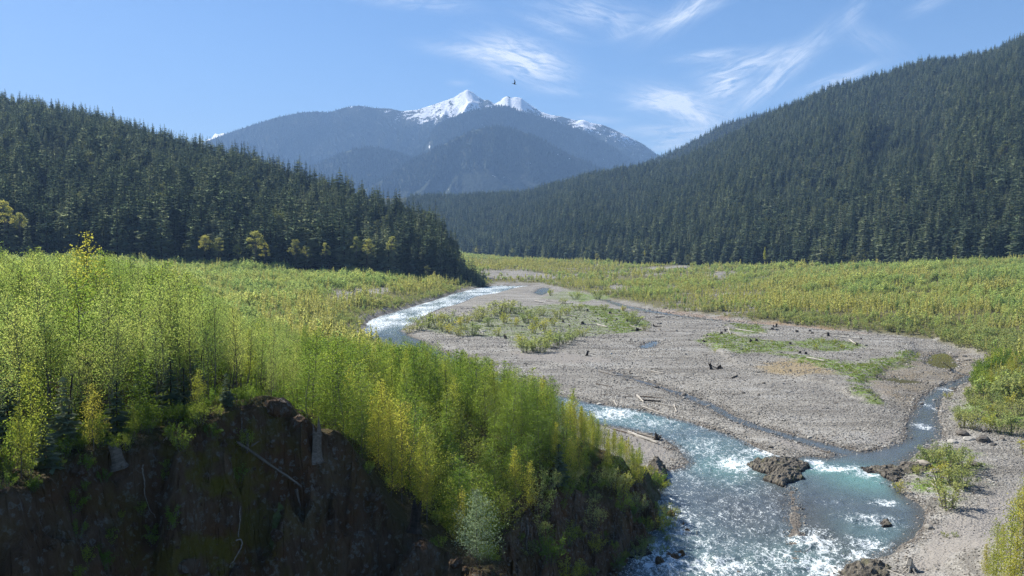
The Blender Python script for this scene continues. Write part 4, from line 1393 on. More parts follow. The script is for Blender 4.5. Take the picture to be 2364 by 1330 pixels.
scatter('willow_thicket', P[isw], rz[isw], S[isw], rt.integers(0, 3, isw.sum()), THW_SRC, label='grey green willow thicket along the edges of the terraces', category='thicket')
g = ~isy & ~isw
scatter('shrub_thicket', P[g], rz[g], S[g], rt.integers(0, 4, g.sum()), TH_SRC, label='spring green shrub thicket covering the valley terraces', category='thicket')
scatter('yellow_thicket', P[isy], rz[isy], S[isy], rt.integers(0, 3, isy.sum()), THY_SRC, label='yellow sapling thicket in bands on the valley terraces', category='thicket')
print('thicket', len(x), 'conifers', len(allx), 'far', len(hh))

# ------------------------------------------------------------------ the stand of saplings on the headland
ALD = [sapling(700 + i, 10.0, w, nb, int(per * 1.9), 0.09, cl, M_GREEN, upward=up, spread=0.26, lean=0.05) for i, (w, nb, per, cl, up) in enumerate(
    ((2.2, 36, 56, 0.42, 0.75), (1.9, 38, 50, 0.48, 0.85), (2.5, 34, 60, 0.38, 0.65), (1.7, 30, 46, 0.55, 0.8), (2.1, 38, 52, 0.36, 0.75), (2.4, 30, 48, 0.50, 0.7), (1.5, 42, 44, 0.30, 0.9), (2.7, 32, 56, 0.44, 0.6)))]
BUSHY = [sapling(720 + i, 8.0, w, 40, 140, 0.10, 0.10, M_BUSHY, upward=0.55, spread=0.22, lean=0.05) for i, w in enumerate((2.1, 2.5, 1.8, 2.9, 1.5))]
YEL = [sapling(740 + i, 8.0, w, 40, 84, 0.115, cl, M_YELLOW, upward=0.85, spread=0.25, lean=0.05, bark=M_BARK) for i, (w, cl) in enumerate(((1.7, 0.14), (1.4, 0.2), (2.0, 0.10), (1.2, 0.28)))]
FIR = [conifer_mesh(760 + i, 5.0, 1.35, 20, 0.02, 0.25) for i in range(2)]
UNDER = [shrub_mesh(780 + i, 2.4, 1.4, 16, 55, 0.13, M_BUSHY) for i in range(3)]
YSHR = [shrub_mesh(800 + i, 2.2, 1.0, 14, 44, 0.13, M_WILLOW) for i in range(4)]
YSHR2 = [shrub_mesh(810 + i, 2.4, 0.8, 10, 36, 0.13, M_YELLOW) for i in range(2)]
DRYS = [shrub_mesh(820 + i, 1.3, 0.8, 22, 10, 0.06, M_DRY, M_DRY) for i in range(2)]
SILV = [sapling(830, 5.4, 1.9, 62, 90, 0.11, 0.04, M_SILVER, upward=0.5, spread=0.2)]

rh = np.random.default_rng(91)
x, y = jitter_grid(-105, 24, 44, 176, 1.95, 92)
sd = poly_sd(x, y, HEAD_POLY)
t_ = x / y
hz = headland(x, y)
hpx, hpy, _ = project(np.stack([x, y, hz], 1))
be0 = line_sd(x, y, [tuple(at_depth(*p)[:2]) for p in EDGE_B], [0] * len(EDGE_B))
m = ((sd < -1.2) | ((sd < 5.5) & (be0 < 6.0) & (y > 78))) & (hpx > -160) & (t_ < 0.22)
x, y, sd, hz, hpx, hpy, bank_out = x[m], y[m], sd[m], hz[m], hpx[m], hpy[m], ((sd > -0.8) & (be0 < 6.5) & (y > 76))[m]
near_edge = line_sd(x, y, [tuple(at_depth(*p)[:2]) for p in EDGE_A], [0] * len(EDGE_A))
bank_edge = line_sd(x, y, [tuple(at_depth(*p)[:2]) for p in EDGE_B], [0] * len(EDGE_B))
river_side = 0.72 * sstep(1265, 1345, hpx + rh.normal(0, 28, len(x)))
yclump = (hpx > 870) & (hpx < 1015) & (hpy > 1040) & (y < 78)
hgt = np.interp(hpx, [0, 420, 560, 720, 900], [10.2, 10.0, 7.2, 7.2, 8.4]) - 2.2 * sstep(1250, 1450, hpx) - 1.6 * sstep(15, 2, bank_edge)
hgt = hgt * rh.uniform(0.72, 1.12, len(x)) * (0.72 + 0.28 * sstep(1.0, 9.0, near_edge))
kind = np.where(bank_out, 3, np.where((rh.random(len(x)) < river_side) | (yclump & (rh.random(len(x)) < 0.9)) | (rh.random(len(x)) < 0.015), 2, np.where((hpx > 690) | (rh.random(len(x)) < 0.22), 1, 0)))
hgt = np.where(kind == 3, rh.uniform(1.6, 3.8, len(x)), hgt)
gapm = (near_edge > 2.2) & (rh.random(len(x)) > 0.06) & ~((hpx > 560) & (hpx < 800) & (near_edge < 4.5))
gapm &= (rh.random(len(x)) > np.where(kind == 1, 0.40, np.where(hpx > 640, 0.30, 0.10)))
bank_out = bank_out & True
gapm &= ~((np.abs(hpx - 1105) < 48) & (y < 64))
x, y, hz, hpx, hpy, hgt, kind, near_edge, bank_edge = [v[gapm] for v in (x, y, hz, hpx, hpy, hgt, kind, near_edge, bank_edge)]
z = ground_z(x, y)
rz = rh.uniform(0, 6.28, len(x))
tpx, tpy, _ = project(np.stack([x, y, z + hgt * 0.85], 1))
inside = (tpx > -10) & (tpx < 2370)
ap = np.where(inside, hgt * FPX / y, 0)


def headland_zone(px, py, edge, bank):
    if bank < 4.5:
        for lim, zn in ((1215, 'over the thick sweeping root'), (1290, 'at the top of the shaded bank'), (1350, 'over the hanging dead trunk'), (1420, 'over the tangle of bare roots'), (1470, 'above the river corner'), (3000, 'next to the blocky bank rock')):
            if px < lim:
                return zn + (', lower' if py > 1150 else ', upper')
    if edge < 5:
        return 'close to the brow of the dark cliff'
    for lim, zn in ((90, 'beside the picture edge'), (210, 'around the lone yellow sapling'), (330, 'in the tallest part of the stand'), (450, 'above the dark fir saplings'), (560, 'behind the fallen log'),
                    (660, 'behind the top of the cliff'), (780, 'behind the standing broken stump'), (900, 'above the yellow clump'), (1020, 'in the yellow clump'), (1130, 'above the silvery bush'),
                    (1250, 'in the dark green middle of the slope'), (1360, 'at the shoulder of the slope'), (3000, 'near the river end of the slope')):
        if px < lim:
            return zn


BANKS = [shrub_mesh(870 + i, 2.4, 1.5, 18, 60, 0.11, mm) for i, mm in enumerate((M_YELLOW, M_YELLOW, M_WILLOW, M_BUSHY))] + [DRYS[0]]
SIZES = ((10.6, 'very tall'), (9.4, 'tall'), (8.2, 'mid sized'), (6.8, 'shorter'), (0, 'low'))
done = np.zeros(len(x), bool)
for kd, meshes, H0, name, limit, src_name, cat, lab in ((0, ALD, 10.0, 'leafy_sapling', 200, 'sapling_stand', 'sapling', ('airy', 'narrow', 'spreading', 'bare stemmed', 'full', 'thin limbed', 'feathery', 'open crowned')),
                                                        (1, BUSHY, 8.0, 'bushy_sapling', 250, 'bushy_stand', 'sapling', ('rounded', 'wide', 'compact', 'very wide', 'slim')),
                                                        (2, YEL, 8.0, 'yellow_sapling', 220, 'yellow_stand', 'sapling', ('upright', 'wispy', 'bushy', 'thin')),
                                                        (3, BANKS, 2.4, 'bank_shrub', 250, 'bank_shrubs', 'shrub', ('golden', 'pale gold', 'olive', 'green', 'dry'))):
    ids = np.nonzero(kind == kd)[0]
    order = ids[np.argsort(-ap[ids])]
    one, many = order[:limit], order[limit:]
    pk = rh.integers(0, len(meshes), len(x))
    for i in one:
        s = hgt[i] / H0
        size = next(n for l, n in SIZES if hgt[i] > l)
        colour = {0: 'bright green', 1: 'green', 2: 'yellow leaved', 3: 'overhanging'}[kd]
        size = size if kd < 3 else ('big' if hgt[i] > 3 else ('medium' if hgt[i] > 2.3 else 'small'))
        noun = 'shrub' if kd == 3 else 'sapling'
        depth = 'front' if y[i] < 68 else ('middle' if y[i] < 84 else ('rear' if y[i] < 104 else 'far side'))
        r_ = plant(name, meshes[pk[i]], (x[i], y[i], z[i] - 0.15), rz[i], s, f'{size} {lab[pk[i]]} {colour} {noun} {headland_zone(hpx[i], hpy[i], near_edge[i], bank_edge[i])}, {depth}', cat,
              f'{colour} {noun}s on the headland', lean=tuple(rh.normal(0, 0.045, 2)))
        if kd == 1:
            r_.scale[0] *= 1.3
            r_.scale[1] *= 1.3
    if len(many):
        src = [joined(src_name + '_source', *mm) for mm in meshes]
        S = np.repeat((hgt[many] / H0)[:, None], 3, 1)
        scatter(src_name, np.stack([x[many], y[many], z[many] - 0.15], 1), rz[many], S, pk[many], src, label=f'the rest of the {colour} saplings crowding the headland', category='saplings')
    print(name, len(one), len(many))

# lone yellow saplings and the like, each placed by itself
def stand_at(px, py_base, depth):
    p = at_depth(px, py_base, depth)
    return np.array((p[0], p[1], ground_z(p[0], p[1])[0]))


LONE = [('yellow_sapling', YEL[2], 8.0, 201, 620, 74, 12.6, 'lone tall yellow sapling rising above the green stand'),
        ('yellow_sapling', YEL[0], 8.0, 78, 1090, 43.5, 6.6, 'bright yellow sapling growing from the cliff brow near the picture edge'),
        ('yellow_sapling', YEL[1], 8.0, 50, 1120, 42.5, 4.4, 'small yellow sapling beside the bright one on the cliff brow'),
        ('yellow_sapling', YEL[2], 8.0, 462, 1000, 52.8, 3.6, 'dull yellow sapling on the cliff brow between the dark firs'),
        ('yellow_sapling', YEL[3], 8.0, 312, 1040, 49.5, 2.8, 'spindly yellow sapling at the cliff edge above the hanging root'),
        ('yellow_sapling', YEL[2], 8.0, 215, 1050, 47.5, 4.2, 'olive yellow sapling in front of the dark fir thicket'),
        ('yellow_sapling', YEL[0], 8.0, 930, 1180, 63, 8.8, 'tallest yellow sapling of the clump behind the cliff'),
        ('yellow_sapling', YEL[2], 8.0, 985, 1190, 62, 8.0, 'yellow sapling with spreading top in the clump behind the cliff'),
        ('yellow_sapling', YEL[1], 8.0, 1190, 1140, 82, 7.0, 'yellow sapling with upright plumes standing against the dark slope'),
        ('yellow_sapling', YEL[0], 8.0, 1222, 1150, 83, 6.0, 'second plumed yellow sapling at the top of the bank roots'),
        ('silvery_bush', SILV[0], 5.4, 1100, 1270, 56.5, 5.6, 'cone shaped silvery green bush at the foot of the yellow clump'),
        ('young_fir', FIR[0], 5.0, 395, 985, 54.5, 4.6, 'dark young fir at the cliff brow beside the dull yellow sapling'),
        ('young_fir', FIR[1], 5.0, 425, 975, 55.5, 3.6, 'smaller dark fir behind the first at the cliff brow'),
        ('young_fir', FIR[0], 5.0, 270, 1020, 50.5, 4.2, 'dark fir in the shade above the broken stump'),
        ('young_fir', FIR[1], 5.0, 150, 1050, 47.5, 4.8, 'dark fir next to the bright yellow sapling'),
        ('young_fir', FIR[0], 5.0, 105, 1090, 44.5, 3.4, 'low dark fir under the bright yellow sapling'),
        ('young_fir', FIR[0], 5.0, 330, 970, 57, 5.2, 'dark fir behind the shaded green bush'),
        ('young_fir', FIR[1], 5.0, 210, 985, 56, 5.0, 'dark fir between the trunks behind the olive yellow sapling'),
        ('young_fir', FIR[0], 5.0, 20, 1060, 50, 4.8, 'dark fir near the picture edge behind the pale green bush'),
        ('young_fir', FIR[1], 5.0, 455, 945, 60, 4.4, 'dark fir among the trunks above the dull yellow sapling'),
        ('young_fir', FIR[0], 5.0, 1290, 1110, 92, 5.0, 'dark fir at the brink of the shaded river bank'),
        ('young_fir', FIR[1], 5.0, 525, 975, 54.6, 2.6, 'little dark fir by the upper end of the fallen log'),
        ('dry_shrub', DRYS[0], 1.3, 942, 1245, 56.6, 1.9, 'pale dry twiggy shrub on the lower cliff edge'),
        ('dry_shrub', DRYS[1], 1.3, 1088, 1322, 54.6, 1.6, 'dry yellowish shrub at the bottom end of the cliff edge'),
        ('dry_shrub', DRYS[0], 1.3, 868, 1185, 57.4, 1.5, 'brownish dry shrub at the bend of the cliff edge'),
        ('leafy_shrub', UNDER[0], 2.4, 20, 1120, 44, 3.6, 'pale green bush at the picture edge on the cliff brow'),
        ('leafy_shrub', UNDER[1], 2.4, 345, 1010, 52, 2.2, 'shaded green bush on the cliff brow above the hanging root'),
        ('leafy_shrub', UNDER[2], 2.4, 240, 1030, 50.5, 2.6, 'leafy bush in front of the stand over the broken stump'),
        ('leafy_shrub', UNDER[0], 2.4, 490, 960, 55.4, 1.8, 'leafy bush at the upper end of the fallen log'),
        ('leafy_shrub', UNDER[1], 2.4, 575, 930, 56.2, 1.5, 'low bush on the highest point of the cliff'),
        ('leafy_shrub', UNDER[2], 2.4, 130, 1010, 52, 3.2, 'dark leafy bush behind the bright yellow sapling')]
for name, parts, H0, px, pb, dep, h, lab in LONE:
    p = stand_at(px, pb, dep)
    s = h / H0
    zb = p[2] - 0.15
    if lab.startswith('lone tall'):
        zb = at_depth(px, 536, dep)[2] - h
    plant(name, parts, (p[0], p[1], zb), px * 0.7, s, lab, name.split('_')[-1], None)
# undergrowth along the brow: a shaded tangle nobody could count
x, y = jitter_grid(-70, 22, 40, 110, 0.8, 95)
sd = poly_sd(x, y, HEAD_POLY)
ne = line_sd(x, y, [tuple(at_depth(*p)[:2]) for p in EDGE_A], [0] * len(EDGE_A))
be = line_sd(x, y, [tuple(at_depth(*p)[:2]) for p in EDGE_B], [0] * len(EDGE_B))
upx, upy, _ = project(np.stack([x, y, headland(x, y)], 1))
r1 = rh.random(len(x))
m = ((sd < 1.5) & (ne < 9) & (upx < 560) & (r1 < 0.55)) | ((sd < 0) & (be < 8) & (r1 < 0.35)) | ((sd < 0) & (r1 < 0.12)) | ((sd > 0) & (sd < 5) & (upx < 480) & (r1 < 0.16)) | ((be < 7) & (sd > 0) & (r1 < 0.10))
x, y = x[m], y[m]
z = ground_z(x, y)
UN_SRC = [joined('undergrowth_source', *t) for t in UNDER + DRYS[:1]]
s = rh.uniform(0.25, 0.75, len(x))
scatter('undergrowth', np.stack([x, y, z - 0.05], 1), rh.uniform(0, 6.28, len(x)), s, rh.integers(0, 4, len(x)), UN_SRC, label='tangled undergrowth beneath the saplings along the cliff brow', category='undergrowth')
print('undergrowth', len(x))

# saplings on the right bank close to the camera and beside the creek
RIGHT_BANK = []
rb = np.random.default_rng(33)
for i in range(150):
    px, py = rb.uniform(2225, 2430), rb.uniform(838, 940)
    lim = np.interp(px, [2225, 2240, 2270, 2310, 2364], [880, 905, 915, 930, 945])
    if py > lim or px < 2285 - (py - 838) * 0.75:
        continue
    RIGHT_BANK.append((px, py))
pts = [at(px, py, 1.2) for px, py in RIGHT_BANK]
for (px, py), p in zip(RIGHT_BANK, pts):
    yel = py > 868 and px > 2285 and rb.random() < 0.8
    h = rb.uniform(3.2, 5.6)
    where = next(w for l, w in ((2250, 'nearest the olive pool'), (2268, 'beside the creek mouth'), (2290, 'behind the pale shore log'), (2312, 'midway up the bank'), (2335, 'on the bank above the grassy bushes'), (2362, 'close to the picture edge'), (9999, 'cut off by the picture edge')) if px < l)
    depth = next(w for l, w in ((858, 'top'), (878, 'upper'), (898, 'middle'), (918, 'lower'), (9999, 'bottom')) if py < l)
    size = 'very tall' if h > 5.1 else ('tall' if h > 4.6 else ('low' if h < 3.7 else ('small' if h < 4.1 else 'medium')))
    zz = ground_z(p[0], p[1])[0]
    if yel:
        plant('yellow_sapling', YEL[int(rb.integers(0, 4))], (p[0], p[1], zz - 0.1), rb.uniform(0, 6), h / 8.0, f'{size} amber sapling {where}, {depth} row', 'sapling', 'saplings by the side creek')
    else:
        plant('leafy_shrub', UNDER[int(rb.integers(0, 3))], (p[0], p[1], zz - 0.1), rb.uniform(0, 6), h / 2.4, f'{size} fresh green bush {where}, {depth} row', 'shrub', 'green bushes by the side creek')
for k, (px, py, dep, h, lab) in enumerate(((2330, 1330, 78, 11.0, 'nearest big yellow sapling in the lower picture corner'), (2290, 1345, 80, 6.2, 'yellow sapling left of the biggest one in the lower corner'),
                                          (2362, 1320, 80, 11.0, 'yellow sapling at the very picture edge in the lower corner'), (2268, 1350, 79, 4.2, 'small yellow green sapling at the edge of the corner group'),
                                          (2348, 1300, 86, 7.4, 'yellow sapling behind the big one in the lower corner'), (2312, 1320, 84, 5.6, 'slim yellow sapling in the middle of the corner group'),
                                          (2385, 1300, 82, 11.0, 'tall yellow sapling cut by the picture edge'), (2340, 1320, 76, 9.0, 'dense yellow sapling in front of the biggest one in the corner'), (2300, 1320, 82, 7.6, 'rounded yellow sapling at the middle of the corner group'),
                                          (2370, 1290, 88, 9.0, 'far yellow sapling of the corner group at the picture edge'), (2318, 1335, 76, 6.0, 'low yellow sapling under the biggest one in the corner'), (2275, 1335, 83, 5.0, 'small round yellow sapling on the path side of the corner group'))):
    p = at_depth(px, py, dep)
    zz = ground_z(p[0], p[1])[0]
    plant('yellow_sapling', YEL[k % 4], (p[0], p[1], zz - 0.1), k * 1.1, h / 8.0 , lab, 'sapling', 'yellow saplings in the lower corner')

# shrubs on the gravel bars and along the right shore: (photo column, row of the base, height m, yellow?, label)
BAR_SHRUBS = [
    (962, 762, 3.4, 0, 'olive bush at the water end of the upper bar'), (985, 756, 3.8, 0, 'round green bush near the water end of the upper bar'), (1012, 752, 4.0, 0, 'tall green bush on the upper bar beside the river'),
    (1040, 748, 3.6, 0, 'green bush behind the tall one on the upper bar'), (1068, 756, 3.2, 1, 'yellow green bush in the gap of the upper bar'), (1090, 775, 3.2, 0, 'wide bush on the near side of the upper bar'),
    (1060, 775, 2.6, 0, 'low bush on the near side of the upper bar'), (1040, 770, 2.4, 1, 'low tawny bush near the water end of the upper bar'), (1120, 735, 4.2, 0, 'green bush at the head of the upper bar'), (1150, 728, 4.6, 0, 'large dark green bush at the head of the upper bar'),
    (1172, 722, 4.4, 0, 'tallest green bush at the head of the upper bar'), (1195, 724, 3.6, 0, 'green bush right behind the head of the upper bar'), (1165, 745, 3.2, 1, 'tawny bush before the tallest green bush'),
    (1215, 745, 3.0, 0, 'grey green bush among the stumps'), (1235, 750, 3.0, 1, 'bright yellow bush in the middle of the upper bar'), (1255, 762, 3.2, 1, 'large golden bush in the middle of the upper bar'),
    (1230, 768, 2.8, 1, 'golden bush next to the large golden one'), (1290, 735, 3.0, 0, 'green bush behind the golden bushes'), (1310, 728, 3.0, 1, 'yellow green bush at the back of the upper bar'),
    (1262, 800, 3.4, 0, 'green bush in the front clump of the upper bar'), (1235, 810, 3.2, 0, 'bush at the near tip of the front clump'), (1215, 812, 2.6, 0, 'low bush at the near tip of the front clump'), (1290, 795, 3.0, 0, 'long low bush in the front clump'),
    (1320, 784, 2.6, 0, 'bush toward the thin end of the front clump'), (1345, 776, 2.2, 0, 'small bush at the thin end of the front clump'), (1205, 800, 2.8, 1, 'tawny bush at the side of the front clump'), (1275, 783, 2.6, 1, 'tawny bush behind the front clump'),
    (1465, 748, 3.0, 0, 'bright green bush at the end of the stump field'), (1458, 735, 2.6, 0, 'green bush behind the end of the stump field'), (1490, 762, 1.6, 0, 'small bush below the end of the stump field'),
    (1365, 668, 4.0, 0, 'olive bush near the bend of the far creek'), (1395, 672, 4.2, 0, 'grey green bush near the bend of the far creek'), (1330, 690, 3.4, 0, 'low bush before the far flats'), (1380, 690, 3.8, 0, 'wide olive bush beside the far creek'),
    (1272, 682, 3.2, 1, 'yellowish bush at the corner of the far creek'), (1300, 700, 2.2, 0, 'small bush on the far gravel'),
    (1632, 800, 1.2, 0, 'low bush at the river end of the lower bar'), (1650, 813, 1.4, 1, 'tawny tuft at the river end of the lower bar'), (1690, 806, 1.5, 0, 'green tuft by the double stump'), (1672, 808, 1.3, 0, 'low green tuft before the double stump'),
    (1782, 795, 1.2, 1, 'thin tawny tuft in the middle of the lower bar'), (1882, 815, 2.6, 1, 'tall yellow bush in the middle of the lower bar'), (1897, 797, 2.4, 1, 'yellow bush behind the tall one on the lower bar'), (1930, 800, 2.2, 1, 'rounded yellow bush on the lower bar'),
    (1945, 808, 1.8, 1, 'small yellow bush beside the rounded one'), (1965, 815, 1.5, 0, 'grey bush at the far side of the lower bar'), (1840, 818, 1.0, 0, 'dark tuft beside the twin stumps'),
    (1975, 870, 1.6, 0, 'bright green bush on the bank of the creek bar'), (1995, 880, 1.6, 0, 'green bush at the undercut of the creek bar'), (1960, 862, 1.2, 0, 'low green bush on the creek bar'), (2020, 868, 1.3, 0, 'green tuft on the undercut edge of the creek bar'),
    (2045, 855, 1.2, 0, 'olive tuft along the undercut edge'), (2085, 838, 1.2, 0, 'olive tuft at the upper undercut edge'), (2118, 822, 1.6, 1, 'yellow tuft at the corner of the bar'), (2005, 910, 1.1, 0, 'olive strip of tufts below the creek bar'),
    (2150, 1062, 3.0, 0, 'green bush on the rock ledge by the river'), (2180, 1080, 3.6, 0, 'big bush behind the rock ledge'), (2205, 1075, 3.4, 0, 'bush with long shoots behind the rock ledge'), (2228, 1090, 3.0, 0, 'bush at the edge of the gravel path'),
    (2172, 1110, 3.0, 1, 'tawny bush in the middle of the shore group'), (2205, 1120, 3.4, 0, 'tall bush in the middle of the shore group'), (2192, 1168, 3.8, 0, 'fan shaped bush with dark base on the shore'), (2225, 1125, 2.6, 0, 'low bush on the path side of the shore group'),
    (2075, 1125, 2.0, 1, 'small tawny bush at the water edge below the ledge'), (2120, 1090, 1.6, 0, 'short bush on the rock ledge end'),
    (2225, 985, 3.0, 0, 'grassy bush above the boulders'), (2250, 990, 3.2, 0, 'green bush beside the boulders'), (2280, 995, 3.4, 1, 'tawny bush above the dark boulder'), (2310, 1000, 3.4, 0, 'green bush toward the picture edge above the boulders'),
    (2340, 1005, 3.6, 0, 'tall grass like bush at the picture edge'), (2215, 965, 2.6, 0, 'pale green bush by the creek shore'), (2365, 1050, 3.2, 1, 'yellow bush cut by the picture edge'), (2190, 915, 1.6, 0, 'low bush at the creek mouth'),
    (1130, 752, 2.6, 0, 'olive bush just below the head of the upper bar'), (1105, 742, 3.2, 0, 'dark bush behind the wide bush of the upper bar'), (1075, 745, 2.6, 0, 'green bush before the river on the upper bar'), (1188, 752, 2.4, 1, 'tawny bush in the heart of the upper bar'), (1225, 733, 2.8, 0, 'long green bush behind the grey green bush'), (1250, 728, 2.6, 0, 'green bush at the back edge of the upper bar'),
    (1275, 752, 2.4, 1, 'dull golden bush at the edge of the stump field'), (1335, 716, 2.6, 0, 'green bush at the far back of the stump field'), (1395, 715, 2.2, 0, 'grey bush at the far back of the stump field'), (1440, 718, 2.2, 1, 'yellowish bush at the back by the thin trunk'), (1250, 812, 2.6, 0, 'bush on the gravel side of the front clump'), (1305, 790, 2.4, 0, 'ragged bush in the middle of the front clump'),
    (1150, 775, 2.0, 1, 'tawny tuft on the near gravel of the upper bar'), (1025, 765, 2.6, 0, 'green bush on the near shore of the upper bar'), (945, 765, 2.4, 0, 'first bush at the water tip of the upper bar'),
    (2300, 950, 3.0, 0, 'green bush under the amber saplings'), (2330, 960, 3.2, 1, 'amber bush at the picture edge under the saplings'), (2350, 975, 3.4, 0, 'thick green bush at the picture edge'), (2270, 955, 2.4, 0, 'low bush in front of the creek bushes'), (2320, 985, 3.0, 0, 'round bush in the grassy group near the picture edge'), (2285, 970, 2.6, 1, 'tawny bush between the creek bushes and the boulders'), (2250, 968, 2.6, 0, 'pale bush in the grassy group nearest the creek'),
    (2205, 1240, 0.7, 0, 'tuft on the gravel path near the shore'), (2180, 1235, 0.7, 0, 'rusty tuft on the stones by the water'), (2300, 975, 3.2, 0, 'green bush in the grassy group above the boulders')]
for k, (px, py, h, yel, lab) in enumerate(BAR_SHRUBS):
    p = at(px, py, 0.9)
    h = h * (2.0 if px < 1500 else (1.35 if px > 2050 else 1.15))
    zz = ground_z(p[0], p[1])[0]
    m_ = (YSHR2[k % 2], 2.4) if yel else (YSHR[k % 4], 2.2)
    r = plant('shrub', m_[0], (p[0], p[1], zz - 0.05), k * 1.7, h / m_[1], lab, 'shrub', 'shrubs on the gravel bars and shore')
    r.scale[0] *= 1.9 if px < 1500 else 1.4
    r.scale[1] *= 1.9 if px < 1500 else 1.4

# low green cover and grass tufts on the bars
TUFT = [shrub_mesh(850 + i, 0.45, 0.45, 9, 9, 0.14, M_COVER if i < 2 else M_WILLOW) for i in range(3)]
T_SRC = [joined('tuft_source', *t) for t in TUFT]
x, y = jitter_grid(-70, 190, 95, 520, 0.85, 97)
inside = np.zeros(len(x))
for g_ in GREENS:
    inside = np.maximum(inside, sstep(1.5, -2.0, poly_sd(x, y, g_) + fbm(x / 5, y / 5, 3, 61) * 3.0))
m = (rh.random(len(x)) < inside * np.where((x < 45) & (y > 250), 0.30, 1.0) * (0.10 + 0.75 * sstep(0.0, 0.35, fbm(x / 3.2, y / 3.2, 3, 98)))) & (poly_sd(x, y, CHANNEL) < 4) & (water_sd(x, y) > 0.8)
x, y = x[m], y[m]
z = height(x, y)
s = rh.uniform(0.5, 1.3, len(x))
scatter('ground_cover', np.stack([x, y, z], 1), rh.uniform(0, 6.28, len(x)), s, rh.integers(0, 3, len(x)), T_SRC, label='low green ground cover in patches on the gravel bars', category='ground cover')
print('cover', len(x))

# ------------------------------------------------------------------ stones, rocks, driftwood, stumps, birds
from mathutils.bvhtree import BVHTree


def bvh_of(name):
    me = bpy.data.objects[name].data
    return BVHTree.FromPolygons([v.co[:] for v in me.vertices], [p.vertices[:] for p in me.polygons])


CLIFF_BVH = bvh_of('cliff')


def on_cliff(px, py, out=0.0):
    a, b = (px - CX) / FPX, (CY - py) / FPX
    d = Vector((a, math.cos(PITCH) + b * math.sin(PITCH), -math.sin(PITCH) + b * math.cos(PITCH))).normalized()
    hit, nor, _i, dist = CLIFF_BVH.ray_cast(Vector((0, 0, CAM_H)), d, 400)
    if hit is None:
        hit, nor = Vector(at_depth(px, py, 56)), Vector((0, -1, 0))
    return np.array(hit + nor * out)


def ico(sub):
    import bmesh
    bm = bmesh.new()
    bmesh.ops.create_icosphere(bm, subdivisions=sub, radius=1.0)
    V = np.array([v.co[:] for v in bm.verts])
    F = np.array([[v.index for v in f.verts] for f in bm.faces])
    bm.free()
    return V, F


def noise3(P, f, seed):
    x, y, z = P[:, 0] * f, P[:, 1] * f, P[:, 2] * f
    return (fbm(x + z * 0.7, y - z * 0.6, 3, seed) + fbm(y + 5, z + x * 0.5, 3, seed + 3)) * 0.5


def rock_mesh(name, seed, sub, size, rough=0.28, mat=None, flat=0.0, freq=1.1):
    V, F = ico(sub)
    n = V / np.linalg.norm(V, axis=1)[:, None]
    r = 1 + rough * noise3(n, freq, seed) + rough * 0.45 * noise3(n, freq * 2.7, seed + 11)
    r = np.round(r * 7) / 7 * 0.55 + r * 0.45 if sub >= 3 else r
    V = n * r[:, None] * np.array(size)[None]
    V[:, 2] = np.maximum(V[:, 2], -size[2] * 0.55)
    return make_mesh(name, V, F, [mat or M_ROCK], smooth=False)


def mat_stone():
    m, N = new_mat('river_stone')
    oi = N.n('ShaderNodeObjectInfo')
    c = N.ramp(oi.outputs['Random'], [(0.0, (0.078, 0.070, 0.062)), (0.2, (0.156, 0.147, 0.129)), (0.45, (0.242, 0.226, 0.195)), (0.62, (0.199, 0.191, 0.179)), (0.75, (0.226, 0.191, 0.152)), (0.88, (0.312, 0.296, 0.257)), (1.0, (0.452, 0.437, 0.390))])
    n = N.noise(objco(N), 2.5, 4, 0.6)
    return finish(m, N, N.mix(N.smooth(n, 0.35, 0.7), c, N.mix(0.3, c, (0.094, 0.086, 0.070))), 0.85, 0.25)


def mat_wood(name, a, b, dark=0.0):
    m, N = new_mat(name)
    co = objco(N)
    w = N.n('ShaderNodeMapping', {'Vector': co, 'Scale': (0.35, 3.0, 3.0)}).outputs[0]
    n = N.noise(w, 2.2, 5, 0.7, 0.4)
    c = N.mix(N.smooth(n, 0.35, 0.68), a, b)
    return finish(m, N, c, 0.85, 0.15, n, 0.8, 0.04)


M_STONE = mat_stone()
M_PALE = mat_wood('bleached_wood', (0.281, 0.257, 0.218), (0.452, 0.429, 0.382))
M_GREYW = mat_wood('grey_wood', (0.156, 0.140, 0.117), (0.281, 0.257, 0.222))
M_BROWN = mat_wood('brown_wood', (0.086, 0.064, 0.045), (0.172, 0.136, 0.101))
M_BLACK = mat_wood('dark_stump_wood', (0.017, 0.014, 0.011), (0.051, 0.042, 0.034))

